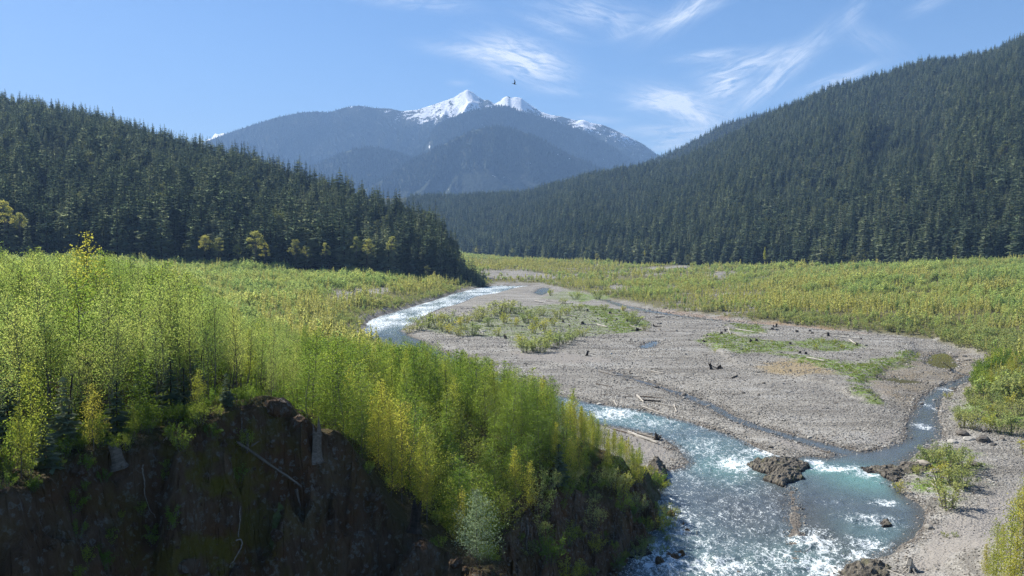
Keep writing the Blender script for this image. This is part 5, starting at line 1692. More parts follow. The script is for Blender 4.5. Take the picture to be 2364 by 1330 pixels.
# gravel: tens of thousands of stones, one mass
ST = [rock_mesh('stone', 70 + i, 1, (1, 0.8 + 0.05 * i, 0.55 + 0.06 * (i % 3)), 0.35, M_STONE) for i in range(6)]
ST_SRC = [bpy.data.objects.new('stone_source', s) for s in ST]
rs = np.random.default_rng(15)
xs, ys, szs = [], [], []
for y0_, y1_, step, lo_, hi_ in ((84, 150, 0.50, 0.09, 0.25), (150, 215, 0.62, 0.12, 0.30), (215, 320, 0.95, 0.16, 0.38), (320, 470, 1.6, 0.22, 0.5)):
    x, y = jitter_grid(-80, 250, y0_, y1_, step, int(y0_))
    t_ = x / y
    m = (t_ > -0.12) & (t_ < 0.70)
    x, y = x[m], y[m]
    wsd = water_sd(x, y)
    csd = poly_sd(x, y, CHANNEL)
    sandm = np.zeros(len(x))
    for g_ in SANDS:
        sandm = np.maximum(sandm, sstep(1.0, -1.0, poly_sd(x, y, g_)))
    dens = np.clip(0.50 + 0.45 * fbm(x / 9, y / 7, 3, 17), 0.1, 1) * (1 - 0.8 * sandm)
    dens = np.where(wsd < 2.0, np.maximum(dens, 0.85), dens)
    shoal = poly_sd(x, y, SHOAL)
    ok = ((wsd > 0.1) & (csd < 3) & (headland(x, y) < 0.3)) | ((shoal < 0.3) & (rs.random(len(x)) < 0.8)) | ((wsd > -1.4) & (wsd <= 0.1) & (rs.random(len(x)) < 0.3) & (headland(x, y) < 0.3))
    keep = ok & (rs.random(len(x)) < dens)
    x, y = x[keep], y[keep]
    s = lo_ + (hi_ - lo_) * rs.beta(1.2, 3.2, len(x))
    big = rs.random(len(x)) < 0.012
    s = np.where(big, s * 2.2, s)
    edge = sstep(4, 0, np.abs(water_sd(x, y)))
    s = s * (1 + 0.35 * edge)
    xs.append(x)
    ys.append(y)
    szs.append(s)
x, y, s = np.concatenate(xs), np.concatenate(ys), np.concatenate(szs)
z = height(x, y)
z = np.where(z < 0, -0.05 + 0.0 * z, z)
scatter('gravel', np.stack([x, y, z + s * 0.15], 1), rs.uniform(0, 6.28, len(x)), np.stack([s, s, s * rs.uniform(0.7, 1.1, len(x))], 1), rs.integers(0, 6, len(x)), ST_SRC,
        tilt=rs.normal(0, 0.3, (len(x), 2)), label='grey river stones covering the gravel bars', category='gravel')
print('stones', len(x))


# twigs and small drift on the bars, debris on the cliff: too many and too small to count
x, y = jitter_grid(-70, 180, 110, 460, 2.6, 222)
dr = fbm(x / 16, y / 9, 3, 23)
m = (rs.random(len(x)) < 0.02 + 0.55 * sstep(0.25, 0.65, dr)) & (water_sd(x, y) > 1.0) & (poly_sd(x, y, CHANNEL) < 3) & (headland(x, y) < 0.3)
x, y = x[m], y[m]
TW = []
for i, mm in enumerate((M_GREYW, M_BROWN, M_PALE)):
    r_ = np.random.default_rng(60 + i)
    b = Bag()
    b.add(tube(np.stack([np.linspace(-0.5, 0.5, 5), r_.normal(0, 0.03, 5), r_.normal(0.03, 0.015, 5)], 1), np.linspace(0.035, 0.012, 5), 4))
    b.add(tube([(0.0, 0, 0.03), (0.15, 0.08, 0.07), (0.3, 0.2, 0.05)], [0.018, 0.012, 0.005], 3))
    TW.append(bpy.data.objects.new('twig_source', b.mesh('twig_source', mm)))
s2 = rs.uniform(0.5, 2.6, len(x))
scatter('driftwood_litter', np.stack([x, y, height(x, y) + 0.05], 1), rs.normal(0.4, 0.8, len(x)), s2, rs.integers(0, 3, len(x)), TW, label='small driftwood sticks littering the gravel bars', category='litter')
cx_ = rs.uniform(-30, 14, 9000)
cy_ = rs.uniform(36, 104, 9000)
sdh = poly_sd(cx_, cy_, HEAD_POLY)
m = (sdh > -0.3) & (sdh < 9) & (headland(cx_, cy_) > 0.3)
cx_, cy_ = cx_[m], cy_[m]
CL = [bpy.data.objects.new('clod_source', rock_mesh('clod_source', 90 + i, 1, (1, 0.8, 0.7), 0.45, M_CLIFF)) for i in range(3)]
s2 = 0.06 + 0.34 * rs.beta(1.0, 4.5, len(cx_))
scatter('cliff_rubble', np.stack([cx_, cy_, ground_z(cx_, cy_)], 1), rs.uniform(0, 6, len(cx_)), s2, rs.integers(0, 3, len(cx_)), CL, tilt=rs.normal(0, 0.5, (len(cx_), 2)), label='clods and stones sticking out of the eroded cliff', category='rubble')


def thing(o, label, category, group=None):
    o['label'], o['category'] = label, category
    if group:
        o['group'] = group
    return o


# boulders one can point to: (column, row, width in photo pixels, flatness, tone, label)
BOULDERS = [(2271, 1022, 30, 0.8, 'd', 'dark boulder with flat top on the gravel by the picture edge'), (2222, 1003, 28, 0.6, 'd', 'dark grey boulder above the river shore beside the bushes'), (2200, 1020, 26, 0.5, 'p', 'pale low boulder on the shore below the creek mouth'),
            (2238, 1016, 28, 0.4, 'p', 'long pale boulder between the dark ones'), (2276, 999, 20, 0.6, 'd', 'rounded boulder at the foot of the grassy bushes'), (2312, 1019, 18, 0.6, 'd', 'small boulder toward the picture edge beside the flat topped one'), (2294, 1030, 16, 0.5, 'p', 'small pale boulder right of the flat topped one'),
            (2130, 1074, 36, 0.65, 'p', 'big rounded pale boulder on the rock ledge'), (2085, 1062, 20, 0.5, 'd', 'small boulder at the river end of the ledge'), (2160, 1090, 24, 0.5, 'p', 'pale boulder under the ledge bushes'), (2252, 1078, 24, 0.6, 'd', 'brown boulder at the path beside the shore bushes'),
            (2145, 1213, 22, 0.8, 'p', 'pale blocky boulder on the stony shore near the path'), (2205, 822, 14, 0.5, 'd', 'dark boulder by the olive pool'), (2233, 831, 15, 0.5, 'p', 'pale boulder on the far side of the olive pool'), (2270, 832, 20, 0.4, 'd', 'long flat boulder near the shrubs above the pool'),
            (2227, 823, 12, 0.5, 'p', 'small tan boulder behind the olive pool'), (2247, 838, 12, 0.5, 'd', 'small grey boulder between pool and shrubs'), (2157, 919, 10, 0.7, 'p', 'white topped boulder at the edge of the creek'), (2129, 927, 9, 0.7, 'd', 'dark boulder standing in the creek'),
            (2200, 894, 14, 0.6, 'd', 'dark boulder at the bend of the creek'), (2190, 853, 16, 0.6, 'd', 'black boulder under the leaning pole at the pool'), (1517, 892, 12, 0.8, 'd', 'dark boulder in the upper part of the small stream'), (1580, 907, 11, 0.8, 'd', 'dark boulder in the middle of the small stream'),
            (1751, 914, 9, 0.8, 'd', 'lone dark boulder on the wide gravel bar'), (1717, 909, 8, 0.7, 'd', 'smaller dark boulder on the wide gravel bar'), (1763, 888, 9, 0.7, 'd', 'dark boulder between forked stump and green patch'), (1937, 921, 7, 0.7, 'd', 'dark stone at the creek end of the wide bar'),
            (1780, 1030, 12, 0.7, 'd', 'dark boulder at the rapids end of the stony spit'), (1700, 1005, 9, 0.7, 'd', 'boulder beside the rapids on the stony spit'), (2062, 1058, 6, 0.7, 'd', 'small stone standing in the calm inlet'), (1812, 1325, 10, 0.6, 'd', 'dark stone poking out of the lower rapids'),
            (1706, 1308, 9, 0.6, 'd', 'dark stone in the white water near the lower picture edge')]
M_DROCK = mat_wood('dark_boulder', (0.07, 0.062, 0.052), (0.17, 0.155, 0.135))
BMESH = {'d': [rock_mesh('boulder', 200 + i, 2, (1, 0.85, 0.7), 0.35, M_DROCK) for i in range(3)], 'p': [rock_mesh('boulder', 210 + i, 2, (1, 0.85, 0.7), 0.3, M_STONE) for i in range(3)]}
for k, (px, py, w, fl, tone, lab) in enumerate(BOULDERS):
    p = at(px, py, 0.6)
    zz = max(ground_z(p[0], p[1])[0], -0.1)
    r = w * p[1] / FPX / 2
    o = link('boulder', BMESH[tone][k % 3], (p[0], p[1], zz + r * fl * 0.35), rot=(0.1, 0.05, k * 2.1), scale=(r * 1.05, r, r * fl * 1.3))
    thing(o, lab, 'boulder', 'boulders along the river')


def outcrop(name, outline, heights, label, seed, step=0.35, z_out=-0.9, steep=2.4, mat=None):
    """rock standing in the river: a lumpy height field over an outline given in photo pixels"""
    poly = ground_poly(outline, 0.0)
    P = np.array(poly)
    x0, y0 = P.min(0) - 1.5
    x1, y1 = P.max(0) + 1.5
    X, Y = np.meshgrid(np.arange(x0, x1, step), np.arange(y0, y1, step))
    sd = poly_sd(X + 0.5 * fbm(X / 1.6, Y / 1.6, 3, seed), Y + 0.7 * fbm(X / 1.6, Y / 1.6, 3, seed + 5), poly)
    top = np.zeros(X.shape)
    wsum = np.full(X.shape, 1e-6)
    for px, py, h in heights:
        q = at(px, py, 0)
        w = 1 / (((X - q[0]) ** 2 + (Y - q[1]) ** 2) + 0.6)
        top, wsum = top + w * h, wsum + w
    top = top / wsum * 0.72
    Z = np.minimum(-sd * steep, top * (0.55 + 0.45 * sstep(0, 2.2, -sd)))
    rid = 1 - np.abs(fbm(X / 1.7, Y / 1.2, 4, seed + 9))
    Z = np.where(sd < 0, Z + (rid - 0.6) * 0.42 * sstep(0, 0.8, -sd) + 0.25 * fbm(X / 0.6, Y / 0.6, 2, seed + 12) * sstep(0, 0.6, -sd), np.maximum(-sd * 1.6, z_out))
    q = Z / 0.42
    Z = Z * 0.5 + 0.5 * 0.42 * (np.floor(q) + sstep(0.2, 0.8, q - np.floor(q)))
    keep = (sd < 1.2).ravel()
    c0 = np.array([P[:, 0].mean(), P[:, 1].mean(), 0])
    V, F, _a = compact(np.stack([X, Y, Z], -1).reshape(-1, 3) - c0, grid_faces(X.shape[0], X.shape[1], keep))
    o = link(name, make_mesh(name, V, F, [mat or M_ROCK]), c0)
    return thing(o, label, 'rock')


outcrop('rock_island', [(1720, 1076), (1745, 1066), (1790, 1064), (1822, 1060), (1850, 1068), (1870, 1078), (1862, 1084), (1845, 1088), (1862, 1104), (1850, 1112), (1822, 1116), (1800, 1122), (1778, 1116), (1768, 1106), (1775, 1096), (1750, 1090)],
        [(1790, 1078, 1.5), (1840, 1076, 1.2), (1740, 1076, 0.8), (1800, 1104, 1.6), (1840, 1106, 1.3)], 'dark layered rock island splitting the rapids', 300)
outcrop('rock_ledge', [(1985, 1080), (2010, 1076), (2060, 1078), (2110, 1074), (2150, 1076), (2160, 1092), (2120, 1096), (2085, 1100), (2070, 1112), (2045, 1106), (2030, 1096), (2005, 1090)],
        [(2010, 1082, 0.5), (2060, 1088, 0.9), (2120, 1084, 1.6)], 'dark rock ledge reaching into the river from the bushy shore', 310)
outcrop('river_rock', [(2026, 1208), (2035, 1200), (2050, 1202), (2058, 1212), (2048, 1219), (2032, 1217)], [(2040, 1208, 0.7)], 'small dark rock surrounded by white water', 320, 0.22)
outcrop('shore_rock', [(1936, 1325), (1960, 1308), (2000, 1303), (2045, 1306), (2062, 1320), (2060, 1345), (1950, 1350)], [(1980, 1318, 1.3), (2030, 1316, 1.3)], 'broad dark rock at the lower picture edge beside the rapids', 330)
outcrop('bank_rock', [(1496, 1096), (1505, 1076), (1530, 1078), (1535, 1100), (1534, 1122), (1510, 1128), (1498, 1120)], [(1515, 1090, 4.0), (1520, 1110, 3.2)], 'blocky dark rock under the yellow saplings at the river bank', 340, 0.3, steep=5.0)
outcrop('bank_rock', [(1440, 1275), (1465, 1262), (1490, 1268), (1500, 1274), (1478, 1280), (1450, 1290)], [(1465, 1270, 1.0)], 'low wet rock at the foot of the shaded river bank', 350, 0.3)


# driftwood ------------------------------------------------------------
def log_mesh(L, r, seed, mat, bend=0.03, taper=0.6):
    rng = np.random.default_rng(seed)
    k = 9
    s = np.linspace(0, 1, k)
    y = np.cumsum(rng.normal(0, bend, k)) * L / k * 2
    path = np.stack([s * L - L / 2, y - y.mean(), rng.normal(0, bend * 0.15, k) * L], 1)
    rad = r * (1 - (1 - taper) * s) * rng.uniform(0.9, 1.1, k)
    sides = 8
    V, F = tube(path, rad, sides)
    V = V + rng.normal(0, r * 0.07, V.shape)
    V[:sides, 0] += rng.normal(0, r * 0.6, sides)
    V[-sides:, 0] += rng.normal(0, r * 0.9, sides)
    n = len(V)
    V = np.concatenate([V, [V[:sides].mean(0), V[-sides:].mean(0)]])
    caps = [[n, (i + 1) % sides, i] for i in range(sides)] + [[n + 1, n - sides + i, n - sides + (i + 1) % sides] for i in range(sides)]
    b = Bag()
    b.add((V, F))
    b.F.append(np.array(caps))
    return b.mesh('trunk', mat)


def roots_mesh(R, seed, mat, n=11, side=True, up=0.5):
    """root wad: crooked roots spreading from a thick centre; side=True lies on a log's end (axis -x), else spreads round a stump"""
    rng = np.random.default_rng(seed)
    b = Bag()
    for i in range(n):
        a = i * 2 * math.pi / n + rng.normal(0, 0.25)
        ln = R * rng.uniform(0.6, 1.3)
        pts, p = [], np.zeros(3)
        for k in range(5):
            f = k / 4
            rr = ln * f
            wob = rng.normal(0, 0.10 * R, 3) * f
            if side:
                p = np.array([-0.25 * R * math.sin(f * 2.6) - 0.1 * R, math.cos(a) * rr, math.sin(a) * rr]) + wob
            else:
                p = np.array([math.cos(a) * rr, math.sin(a) * rr, R * up * (1 - f) ** 2 - 0.06 * R * f]) + wob
            pts.append(p)
        b.add(tube(pts, R * np.array([0.24, 0.17, 0.11, 0.065, 0.02]) * rng.uniform(0.7, 1.2), 5))
    V, F = ico(1)
    b.add((V * R * np.array([0.3, 0.34, 0.34]) + np.array([-0.02 * R if side else 0, 0, 0 if side else R * up * 0.3]), F))
    return b.mesh('roots', mat)


def stump_mesh(r, h, seed, mat, lean=0.0):
    rng = np.random.default_rng(seed)
    sides, k = 10, 6
    ang = np.arange(sides) * 2 * math.pi / sides
    flare = 1 + 0.7 * np.exp(-np.linspace(0, 1, k) * 5)
    V = []
    lobes = 1 + 0.18 * np.sin(ang * 3 + seed) + rng.normal(0, 0.06, sides)
    for i in range(k):
        f = i / (k - 1)
        ragged = rng.normal(0, 0.16 * h, sides) * (f > 0.99)
        V.append(np.stack([np.cos(ang) * r * flare[i] * lobes + lean * f * h, np.sin(ang) * r * flare[i] * lobes, f * h + ragged - 0.15], 1))
    V = np.concatenate(V + [np.array([[lean * h, 0, h * 0.72]])])
    i = np.arange(k * sides).reshape(k, sides)
    F = np.stack([i[:-1], np.roll(i[:-1], -1, 1), np.roll(i[1:], -1, 1), i[1:]], -1).reshape(-1, 4)
    T = np.array([[i[-1][j], i[-1][(j + 1) % sides], k * sides] for j in range(sides)])
    b = Bag()
    b.add((V, F))
    b.F.append(T)
    return b.mesh('trunk', mat)


TONE = {'w': M_PALE, 'g': M_GREYW, 'b': M_BROWN, 'k': M_BLACK}
LOGS = [  # x0,y0,x1,y1 in the photo, thickness px, tone, root wad at start?, label
    (1382, 857, 1424, 866, 3.6, 'g', 0, 'grey log lying at the head of the small stream'), (1420, 864, 1476, 867, 3.0, 'w', 0, 'long pale log touching the end of the grey one at the stream head'), (1502, 859, 1533, 865, 3.6, 'w', 0, 'straight pale log alone on the gravel past the stream head'),
    (1375, 888, 1412, 893, 2.0, 'b', 0, 'thin brown pole on the gravel near the yellow river saplings'), (1504, 854, 1530, 855, 1.8, 'b', 0, 'dark thin stick just behind the straight pale log'), (1470, 914, 1486, 929, 5.0, 'w', 0, 'short thick pale log at the driftwood pile by the rapids'),
    (1478, 916, 1530, 921, 3.0, 'b', 0, 'brown log across the driftwood pile by the rapids'), (1483, 926, 1527, 929, 4.5, 'k', 0, 'dark thick log under the driftwood pile'), (1484, 936, 1532, 951, 3.2, 'w', 0, 'pale pole slanting toward the water in front of the pile'),
    (1512, 932, 1562, 943, 3.2, 'g', 0, 'grey pole at the right end of the driftwood pile'), (1556, 937, 1562, 949, 4.0, 'w', 0, 'stubby pale log at the tip of the grey pole'), (1417, 924, 1424, 932, 4.0, 'w', 0, 'stubby white log near the rapids edge'), (1438, 918, 1462, 916, 2.0, 'b', 0, 'thin dark stick left of the driftwood pile'),
    (1657, 744, 1742, 750, 3.6, 'w', 0, 'long white log along the far creek below the thicket'), (1698, 766, 1772, 777, 3.6, 'w', 0, 'long white log across the back of the lower bar'), (1786, 759, 1892, 766, 2.6, 'g', 1, 'very long grey trunk behind the lower bar with upturned roots'), (1862, 834, 1904, 842, 5.0, 'w', 0, 'bright white log on the green patch of the lower bar'),
    (1925, 782, 1986, 788, 3.2, 'w', 0, 'pale yellowish trunk near the tall yellow bushes'), (1960, 790, 1977, 802, 3.2, 'w', 0, 'short pale log sloping to a dark root at the lower bar'), (1682, 773, 1722, 786, 2.8, 'g', 0, 'grey log slanting through the driftwood on the lower bar'), (1680, 772, 1690, 782, 2.6, 'w', 0, 'short white branch crossing the slanting grey log'),
    (1902, 776, 1958, 778, 2.2, 'b', 0, 'thin brown trunk behind the pale yellowish one'), (1748, 861, 1766, 859, 2.0, 'b', 0, 'short brown stick on the brown dry ground'), (1450, 999, 1518, 1022, 9.0, 'w', 0, 'big bleached log on the sandy spit beside the rapids'), (1472, 998, 1520, 1010, 6.0, 'g', 1, 'big grey log with upturned roots on the sandy spit'),
    (1415, 991, 1452, 999, 4.0, 'b', 0, 'brown log half hidden behind the yellow river saplings'), (1548, 1054, 1584, 1072, 3.2, 'g', 0, 'slim grey log on the outer edge of the sandy spit'), (1552, 1064, 1580, 1076, 2.6, 'w', 0, 'pale stick at the outer tip of the sandy spit'), (1530, 1030, 1560, 1034, 2.4, 'b', 0, 'small dark log in the middle of the sandy spit'),
    (1078, 737, 1110, 743, 3.2, 'g', 0, 'grey log between the bushes of the upper bar'), (1322, 707, 1354, 709, 2.6, 'w', 0, 'pale log on the gravel behind the stump field'), (1236, 697, 1260, 700, 3.2, 'w', 0, 'white log near the corner of the far creek'), (1262, 696, 1290, 699, 2.2, 'g', 0, 'grey log behind the white one near the far creek'), (1379, 750, 1402, 757, 3.6, 'w', 0, 'pale log slanting in the stump field'),
    (1340, 748, 1376, 750, 3.0, 'w', 0, 'pale log lying level in the stump field'), (1402, 726, 1446, 730, 2.2, 'g', 0, 'thin grey trunk at the back of the stump field'), (1300, 728, 1330, 731, 2.2, 'w', 0, 'thin white pole at the back of the upper bar'), (1455, 752, 1496, 766, 2.6, 'g', 0, 'grey pole on the debris heap at the end of the stump field'), (1458, 764, 1490, 760, 2.4, 'k', 0, 'dark pole on the debris heap at the end of the stump field'),
    (1488, 723, 1500, 717, 4.0, 'w', 0, 'small bright white log at the far creek edge'), (1482, 733, 1490, 735, 3.4, 'w', 0, 'tiny white log on the gravel before the far creek'), (1515, 734, 1532, 733, 3.0, 'b', 0, 'brown log on the gravel beside the far creek'), (1552, 736, 1566, 737, 2.4, 'w', 0, 'white stick on the gravel beside the far creek'), (1510, 754, 1528, 755, 3.0, 'b', 1, 'dark fallen snag on the gravel between the bars'),
    (1105, 760, 1116, 772, 3.4, 'w', 0, 'white branch in the pale driftwood heap of the upper bar'), (1108, 770, 1122, 764, 3.0, 'w', 0, 'crossed white branch in the pale driftwood heap of the upper bar'), (1100, 775, 1126, 777, 2.8, 'g', 0, 'grey branch under the pale driftwood heap'), (1276, 803, 1292, 804, 2.4, 'k', 0, 'dark stick before the front clump of the upper bar'),
    (2174, 856, 2207, 840, 2.2, 'g', 0, 'thin leaning pole above the black boulder at the pool'), (2224, 897, 2243, 907, 3.6, 'w', 0, 'pale log on the stones under the creek bushes'), (2310, 930, 2336, 938, 2.6, 'w', 0, 'pale stick at the foot of the amber saplings'), (2150, 1126, 2170, 1138, 2.6, 'w', 0, 'pale stick leaning in the shore bushes'), (2156, 1120, 2166, 1142, 2.2, 'w', 0, 'second pale stick crossing in the shore bushes'),
    (2186, 1150, 2206, 1168, 2.4, 'w', 0, 'bleached stick at the base of the fan shaped bush'), (2278, 1105, 2290, 1110, 2.4, 'w', 0, 'white stick on the gravel path'), (2000, 1303, 2075, 1318, 5.0, 'g', 0, 'grey log lying on the broad dark rock'), (2050, 1315, 2090, 1330, 4.0, 'w', 0, 'pale log by the white root wad'),
    (1690, 874, 1702, 868, 3.6, 'k', 0, 'small black log below the forked stump'), (1652, 640, 1700, 642, 2.4, 'w', 0, 'white log on the pale opening of the far thicket'), (1630, 697, 1680, 699, 2.6, 'w', 0, 'white log inside the far thicket edge'), (1800, 648, 1822, 650, 2.4, 'w', 0, 'short white log in the yellow band of the thicket')]
for k, (x0, y0, x1, y1, th, tone, wad, lab) in enumerate(LOGS):
    A, B = at(x0, y0, 0.7), at(x1, y1, 0.7)
    if y0 < 700 and x0 > 1600:
        A, B = at(x0, y0, 3.0), at(x1, y1, 3.0)
    L = max(float(np.hypot(*(B - A)[:2])), 0.6)
    D = (A[1] + B[1]) / 2
    r = th * D / FPX / 2
    za, zb = ground_z(A[0], A[1])[0], ground_z(B[0], B[1])[0]
    ang = math.atan2(B[1] - A[1], B[0] - A[0])
    tilt = math.asin(max(-0.5, min(0.5, (zb - za) / L)))
    loc = ((A[0] + B[0]) / 2, (A[1] + B[1]) / 2, (za + zb) / 2 + r * 0.75)
    me = log_mesh(L, r, 500 + k, TONE[tone], 0.02 if L > 4 else 0.05)
    if 'leaning' in lab or 'crossing' in lab:
        tilt += -0.22
        loc = (loc[0], loc[1], loc[2] + 0.5)
    if wad:
        e = bpy.data.objects.new('driftwood_log', None)
        COL.objects.link(e)
        e.location, e.rotation_euler = loc, (0, -tilt, ang)
        link('trunk', me, parent=e)
        if wad == 1 and x0 > 1460 and x0 < 1480:
            link('roots', roots_mesh(r * 3.4, 640 + k, M_BROWN), (L / 2, 0, 0.2), e, rot=(0, 0, math.pi))
        else:
            link('roots', roots_mesh(r * 3.2, 640 + k, M_BLACK), (-L / 2, 0, 0.2), e)
        thing(e, lab, 'log', 'driftwood on the gravel bars')
    else:
        me.name = 'driftwood_log'
        thing(link('driftwood_log', me, loc, rot=(0, -tilt, ang)), lab, 'log', 'driftwood on the gravel bars')

STUMPS = [  # column, row of base, height px, width px, tone, lean, label
    (1354, 820, 13, 9, 'k', 0.25, 'dark standing stump with spread roots alone on the gravel'), (1643, 853, 14, 8, 'k', -0.35, 'black forked stump leaning on the wide gravel bar'), (1658, 851, 8, 10, 'k', 0.5, 'low black root lump beside the forked stump'),
    (1792, 760, 8, 6, 'k', 0.1, 'black stump at the start of the long grey trunk'), (1783, 765, 5, 9, 'k', 0.0, 'low dark stump before the long grey trunk'), (1912, 781, 9, 8, 'k', -0.1, 'largest black stump at the back of the lower bar'), (1733, 795, 7, 7, 'k', 0.0, 'round black stump in the green patch'),
    (1745, 792, 6, 8, 'k', 0.3, 'grey black stump touching the round one'), (1846, 822, 6, 8, 'k', 0.2, 'twin dark stump in front of the white log'), (1861, 823, 6, 8, 'k', -0.2, 'other twin dark stump in front of the white log'), (1825, 800, 6, 7, 'k', 0.0, 'dark stump between the green patches'), (1977, 803, 7, 7, 'k', 0.2, 'dark root at the low end of the sloping pale log'),
    (1665, 775, 5, 8, 'k', 0.2, 'black stump behind the slanting grey log'), (1675, 770, 6, 6, 'b', -0.2, 'brown stump at the back corner of the lower bar'), (1632, 777, 5, 6, 'k', 0.0, 'small black stump at the tip of the lower bar'), (1625, 790, 5, 9, 'k', 0.0, 'dark root lump on the river side of the lower bar'), (1870, 768, 4, 8, 'k', 0.0, 'dark stump right of the largest one behind the lower bar'),
    (1840, 770, 5, 9, 'k', 0.0, 'broad dark stump midway along the long grey trunk'), (1875, 775, 4, 7, 'k', 0.1, 'low stump just below the end of the long grey trunk'), (1988, 788, 4, 5, 'k', 0.0, 'little black stump at the end of the yellowish trunk'),
    (1168, 782, 10, 11, 'b', -0.3, 'brown stump tipped over among the tawny bushes'), (1215, 738, 6, 9, 'k', 0.2, 'black stump beside the grey green bush'), (1270, 741, 8, 8, 'k', 0.3, 'leaning black stump at the near side of the stump field'), (1300, 744, 6, 7, 'k', 0.0, 'black stump in the second row of the stump field'), (1345, 748, 8, 12, 'k', 0.0, 'large black stump in the centre of the stump field'),
    (1356, 718, 6, 8, 'k', 0.0, 'black stump at the back of the stump field'), (1375, 722, 5, 6, 'k', 0.2, 'small black stump right of the back one'), (1409, 724, 7, 8, 'k', -0.2, 'black stump near the thin grey trunk'), (1424, 738, 6, 7, 'k', 0.0, 'dark stump in front of the thin grey trunk'), (1447, 742, 7, 8, 'k', 0.3, 'black stump at the creek end of the stump field'),
    (1380, 736, 4, 6, 'k', 0.0, 'low black stump amid the field grass'), (1330, 735, 4, 6, 'k', 0.0, 'low dark stump left of the field centre'), (1315, 752, 4, 6, 'k', 0.0, 'low dark stump at the near edge of the stump field'), (1470, 764, 8, 12, 'k', 0.2, 'dark tangle of roots on the debris heap'), (1456, 786, 6, 4, 'k', 0.2, 'thin dark snag on the gravel before the blue puddle'),
    (1400, 744, 4, 6, 'k', 0.1, 'low dark stump beside the slanting pale log'), (1430, 720, 4, 6, 'k', 0.0, 'distant low stump at the back right of the field'), (1515, 1010, 14, 12, 'k', 0.0, 'dark root lump at the end of the big bleached log'), (1560, 942, 5, 5, 'b', 0.0, 'brown root lump at the tip of the driftwood pile')]
for k, (px, py, hp, wp, tone, lean, lab) in enumerate(STUMPS):
    p = at(px, py, 0.8)
    zz = ground_z(p[0], p[1])[0]
    u = p[1] / FPX
    e = bpy.data.objects.new('tree_stump', None)
    COL.objects.link(e)
    e.location, e.rotation_euler = (p[0], p[1], zz - 0.05), (0, 0, (k * 0.37) % 0.9 - 0.4)
    link('trunk', stump_mesh(wp * u * (0.28 if px < 1480 else 0.33), hp * u * (0.9 if px < 1480 else 1.1), 800 + k, TONE[tone], lean), parent=e)
    link('roots', roots_mesh(wp * u * (0.7 if px < 1480 else 0.85), 860 + k, TONE[tone], 7, False, 0.45), parent=e)
    if 'forked' in lab:
        link('limb', log_mesh(hp * u * 1.5, wp * u * 0.16, 3, M_BLACK), (wp * u * 0.8, 0, hp * u * 0.4), e, rot=(0, 0.5, 0.2))
    thing(e, lab, 'stump', 'stumps on the gravel bars')
# white root wad on the stones at the lower picture edge
p = at(2100, 1322, 0.4)
e = bpy.data.objects.new('root_wad', None)
COL.objects.link(e)
e.location = (p[0], p[1], ground_z(p[0], p[1])[0])
link('roots', roots_mesh(1.3, 31, M_PALE, 12, False, 1.1), parent=e)
link('trunk', stump_mesh(0.10, 0.8, 32, M_PALE, 0.3), parent=e)
thing(e, 'bleached white root wad standing on the stones at the lower edge', 'root wad')


M_CLIFFW = mat_wood('weathered_root_wood', (0.10, 0.085, 0.068), (0.20, 0.175, 0.145))
M_CLIFFW2 = mat_wood('pale_root_wood', (0.20, 0.175, 0.14), (0.33, 0.295, 0.25))
# wood on and in the cliff ------------------------------------------------
def strand(pts, r0, r1, mat, seed, out=0.12, sides=5, smooth_n=4):
    P = np.array([on_cliff(px, py, out) for px, py in pts])
    rng = np.random.default_rng(seed)
    s = np.linspace(0, len(P) - 1, (len(P) - 1) * smooth_n + 1)
    Q = np.stack([np.interp(s, np.arange(len(P)), P[:, i]) for i in range(3)], 1)
    Q[1:-1] = (Q[:-2] + 2 * Q[1:-1] + Q[2:]) / 4 + rng.normal(0, 0.025, (len(Q) - 2, 3))
    return tube(Q, np.linspace(r0, r1, len(Q)), sides)


def cliff_strand(name, strands, mat, label, category, seed, out=0.12, part=None):
    b = Bag()
    for i, (pts, r0, r1) in enumerate(strands):
        b.add(strand(pts, r0, r1, mat, seed + i, out))
    V, F = b.arrays()
    c0 = V.mean(0)
    o = link(name, make_mesh(name, V - c0, F, [mat]), c0)
    return thing(o, label, category, 'dead wood on the cliff')


A, B = on_cliff(545, 1020, 0.25), on_cliff(699, 1122, 0.25)
L = float(np.linalg.norm(B - A))
dirv = Vector(B - A).normalized()
e = link('fallen_log', None, tuple((A + B) / 2))
e.rotation_euler = dirv.to_track_quat('X', 'Z').to_euler()
link('trunk', log_mesh(L, 0.105, 41, M_CLIFFW, 0.01, 0.7), parent=e)
link('broken_branch', log_mesh(1.0, 0.07, 42, M_CLIFFW, 0.03), (-L * 0.32, 0.2, 0.35), e, rot=(0.3, -1.2, 0.2))
thing(e, 'long grey fallen log slanting down the shaded cliff face', 'log', 'dead wood on the cliff')
p = on_cliff(728, 1062, 0.0)
p[2] -= 0.1
o = link('cliff_stump', None, (p[0], p[1] + 0.15, p[2]))
link('trunk', stump_mesh(0.34, 2.5, 51, M_CLIFFW, 0.03), parent=o)
link('roots', roots_mesh(0.8, 52, M_BROWN, 6, False, 0.6), parent=o)
thing(o, 'tall broken stump standing on the cliff edge with the sunlit saplings behind', 'stump', 'dead wood on the cliff')
p = on_cliff(275, 1075, 0.1)
o = link('cliff_stump', None, tuple(p))
o.rotation_euler = (0.1, -0.22, 0.3)
link('trunk', stump_mesh(0.30, 1.4, 53, M_CLIFFW, 0.05), parent=o)
link('roots', roots_mesh(0.7, 54, M_BROWN, 6, False, 0.4), parent=o)
thing(o, 'grey splintered stump leaning out of the cliff under the dark firs', 'stump', 'dead wood on the cliff')
p = on_cliff(958, 1222, 0.0)
o = link('cliff_stump', None, tuple(p))
link('trunk', stump_mesh(0.36, 1.8, 55, M_BLACK, 0.1), parent=o)
link('roots', roots_mesh(0.6, 56, M_BLACK, 6, False, 0.4), parent=o)
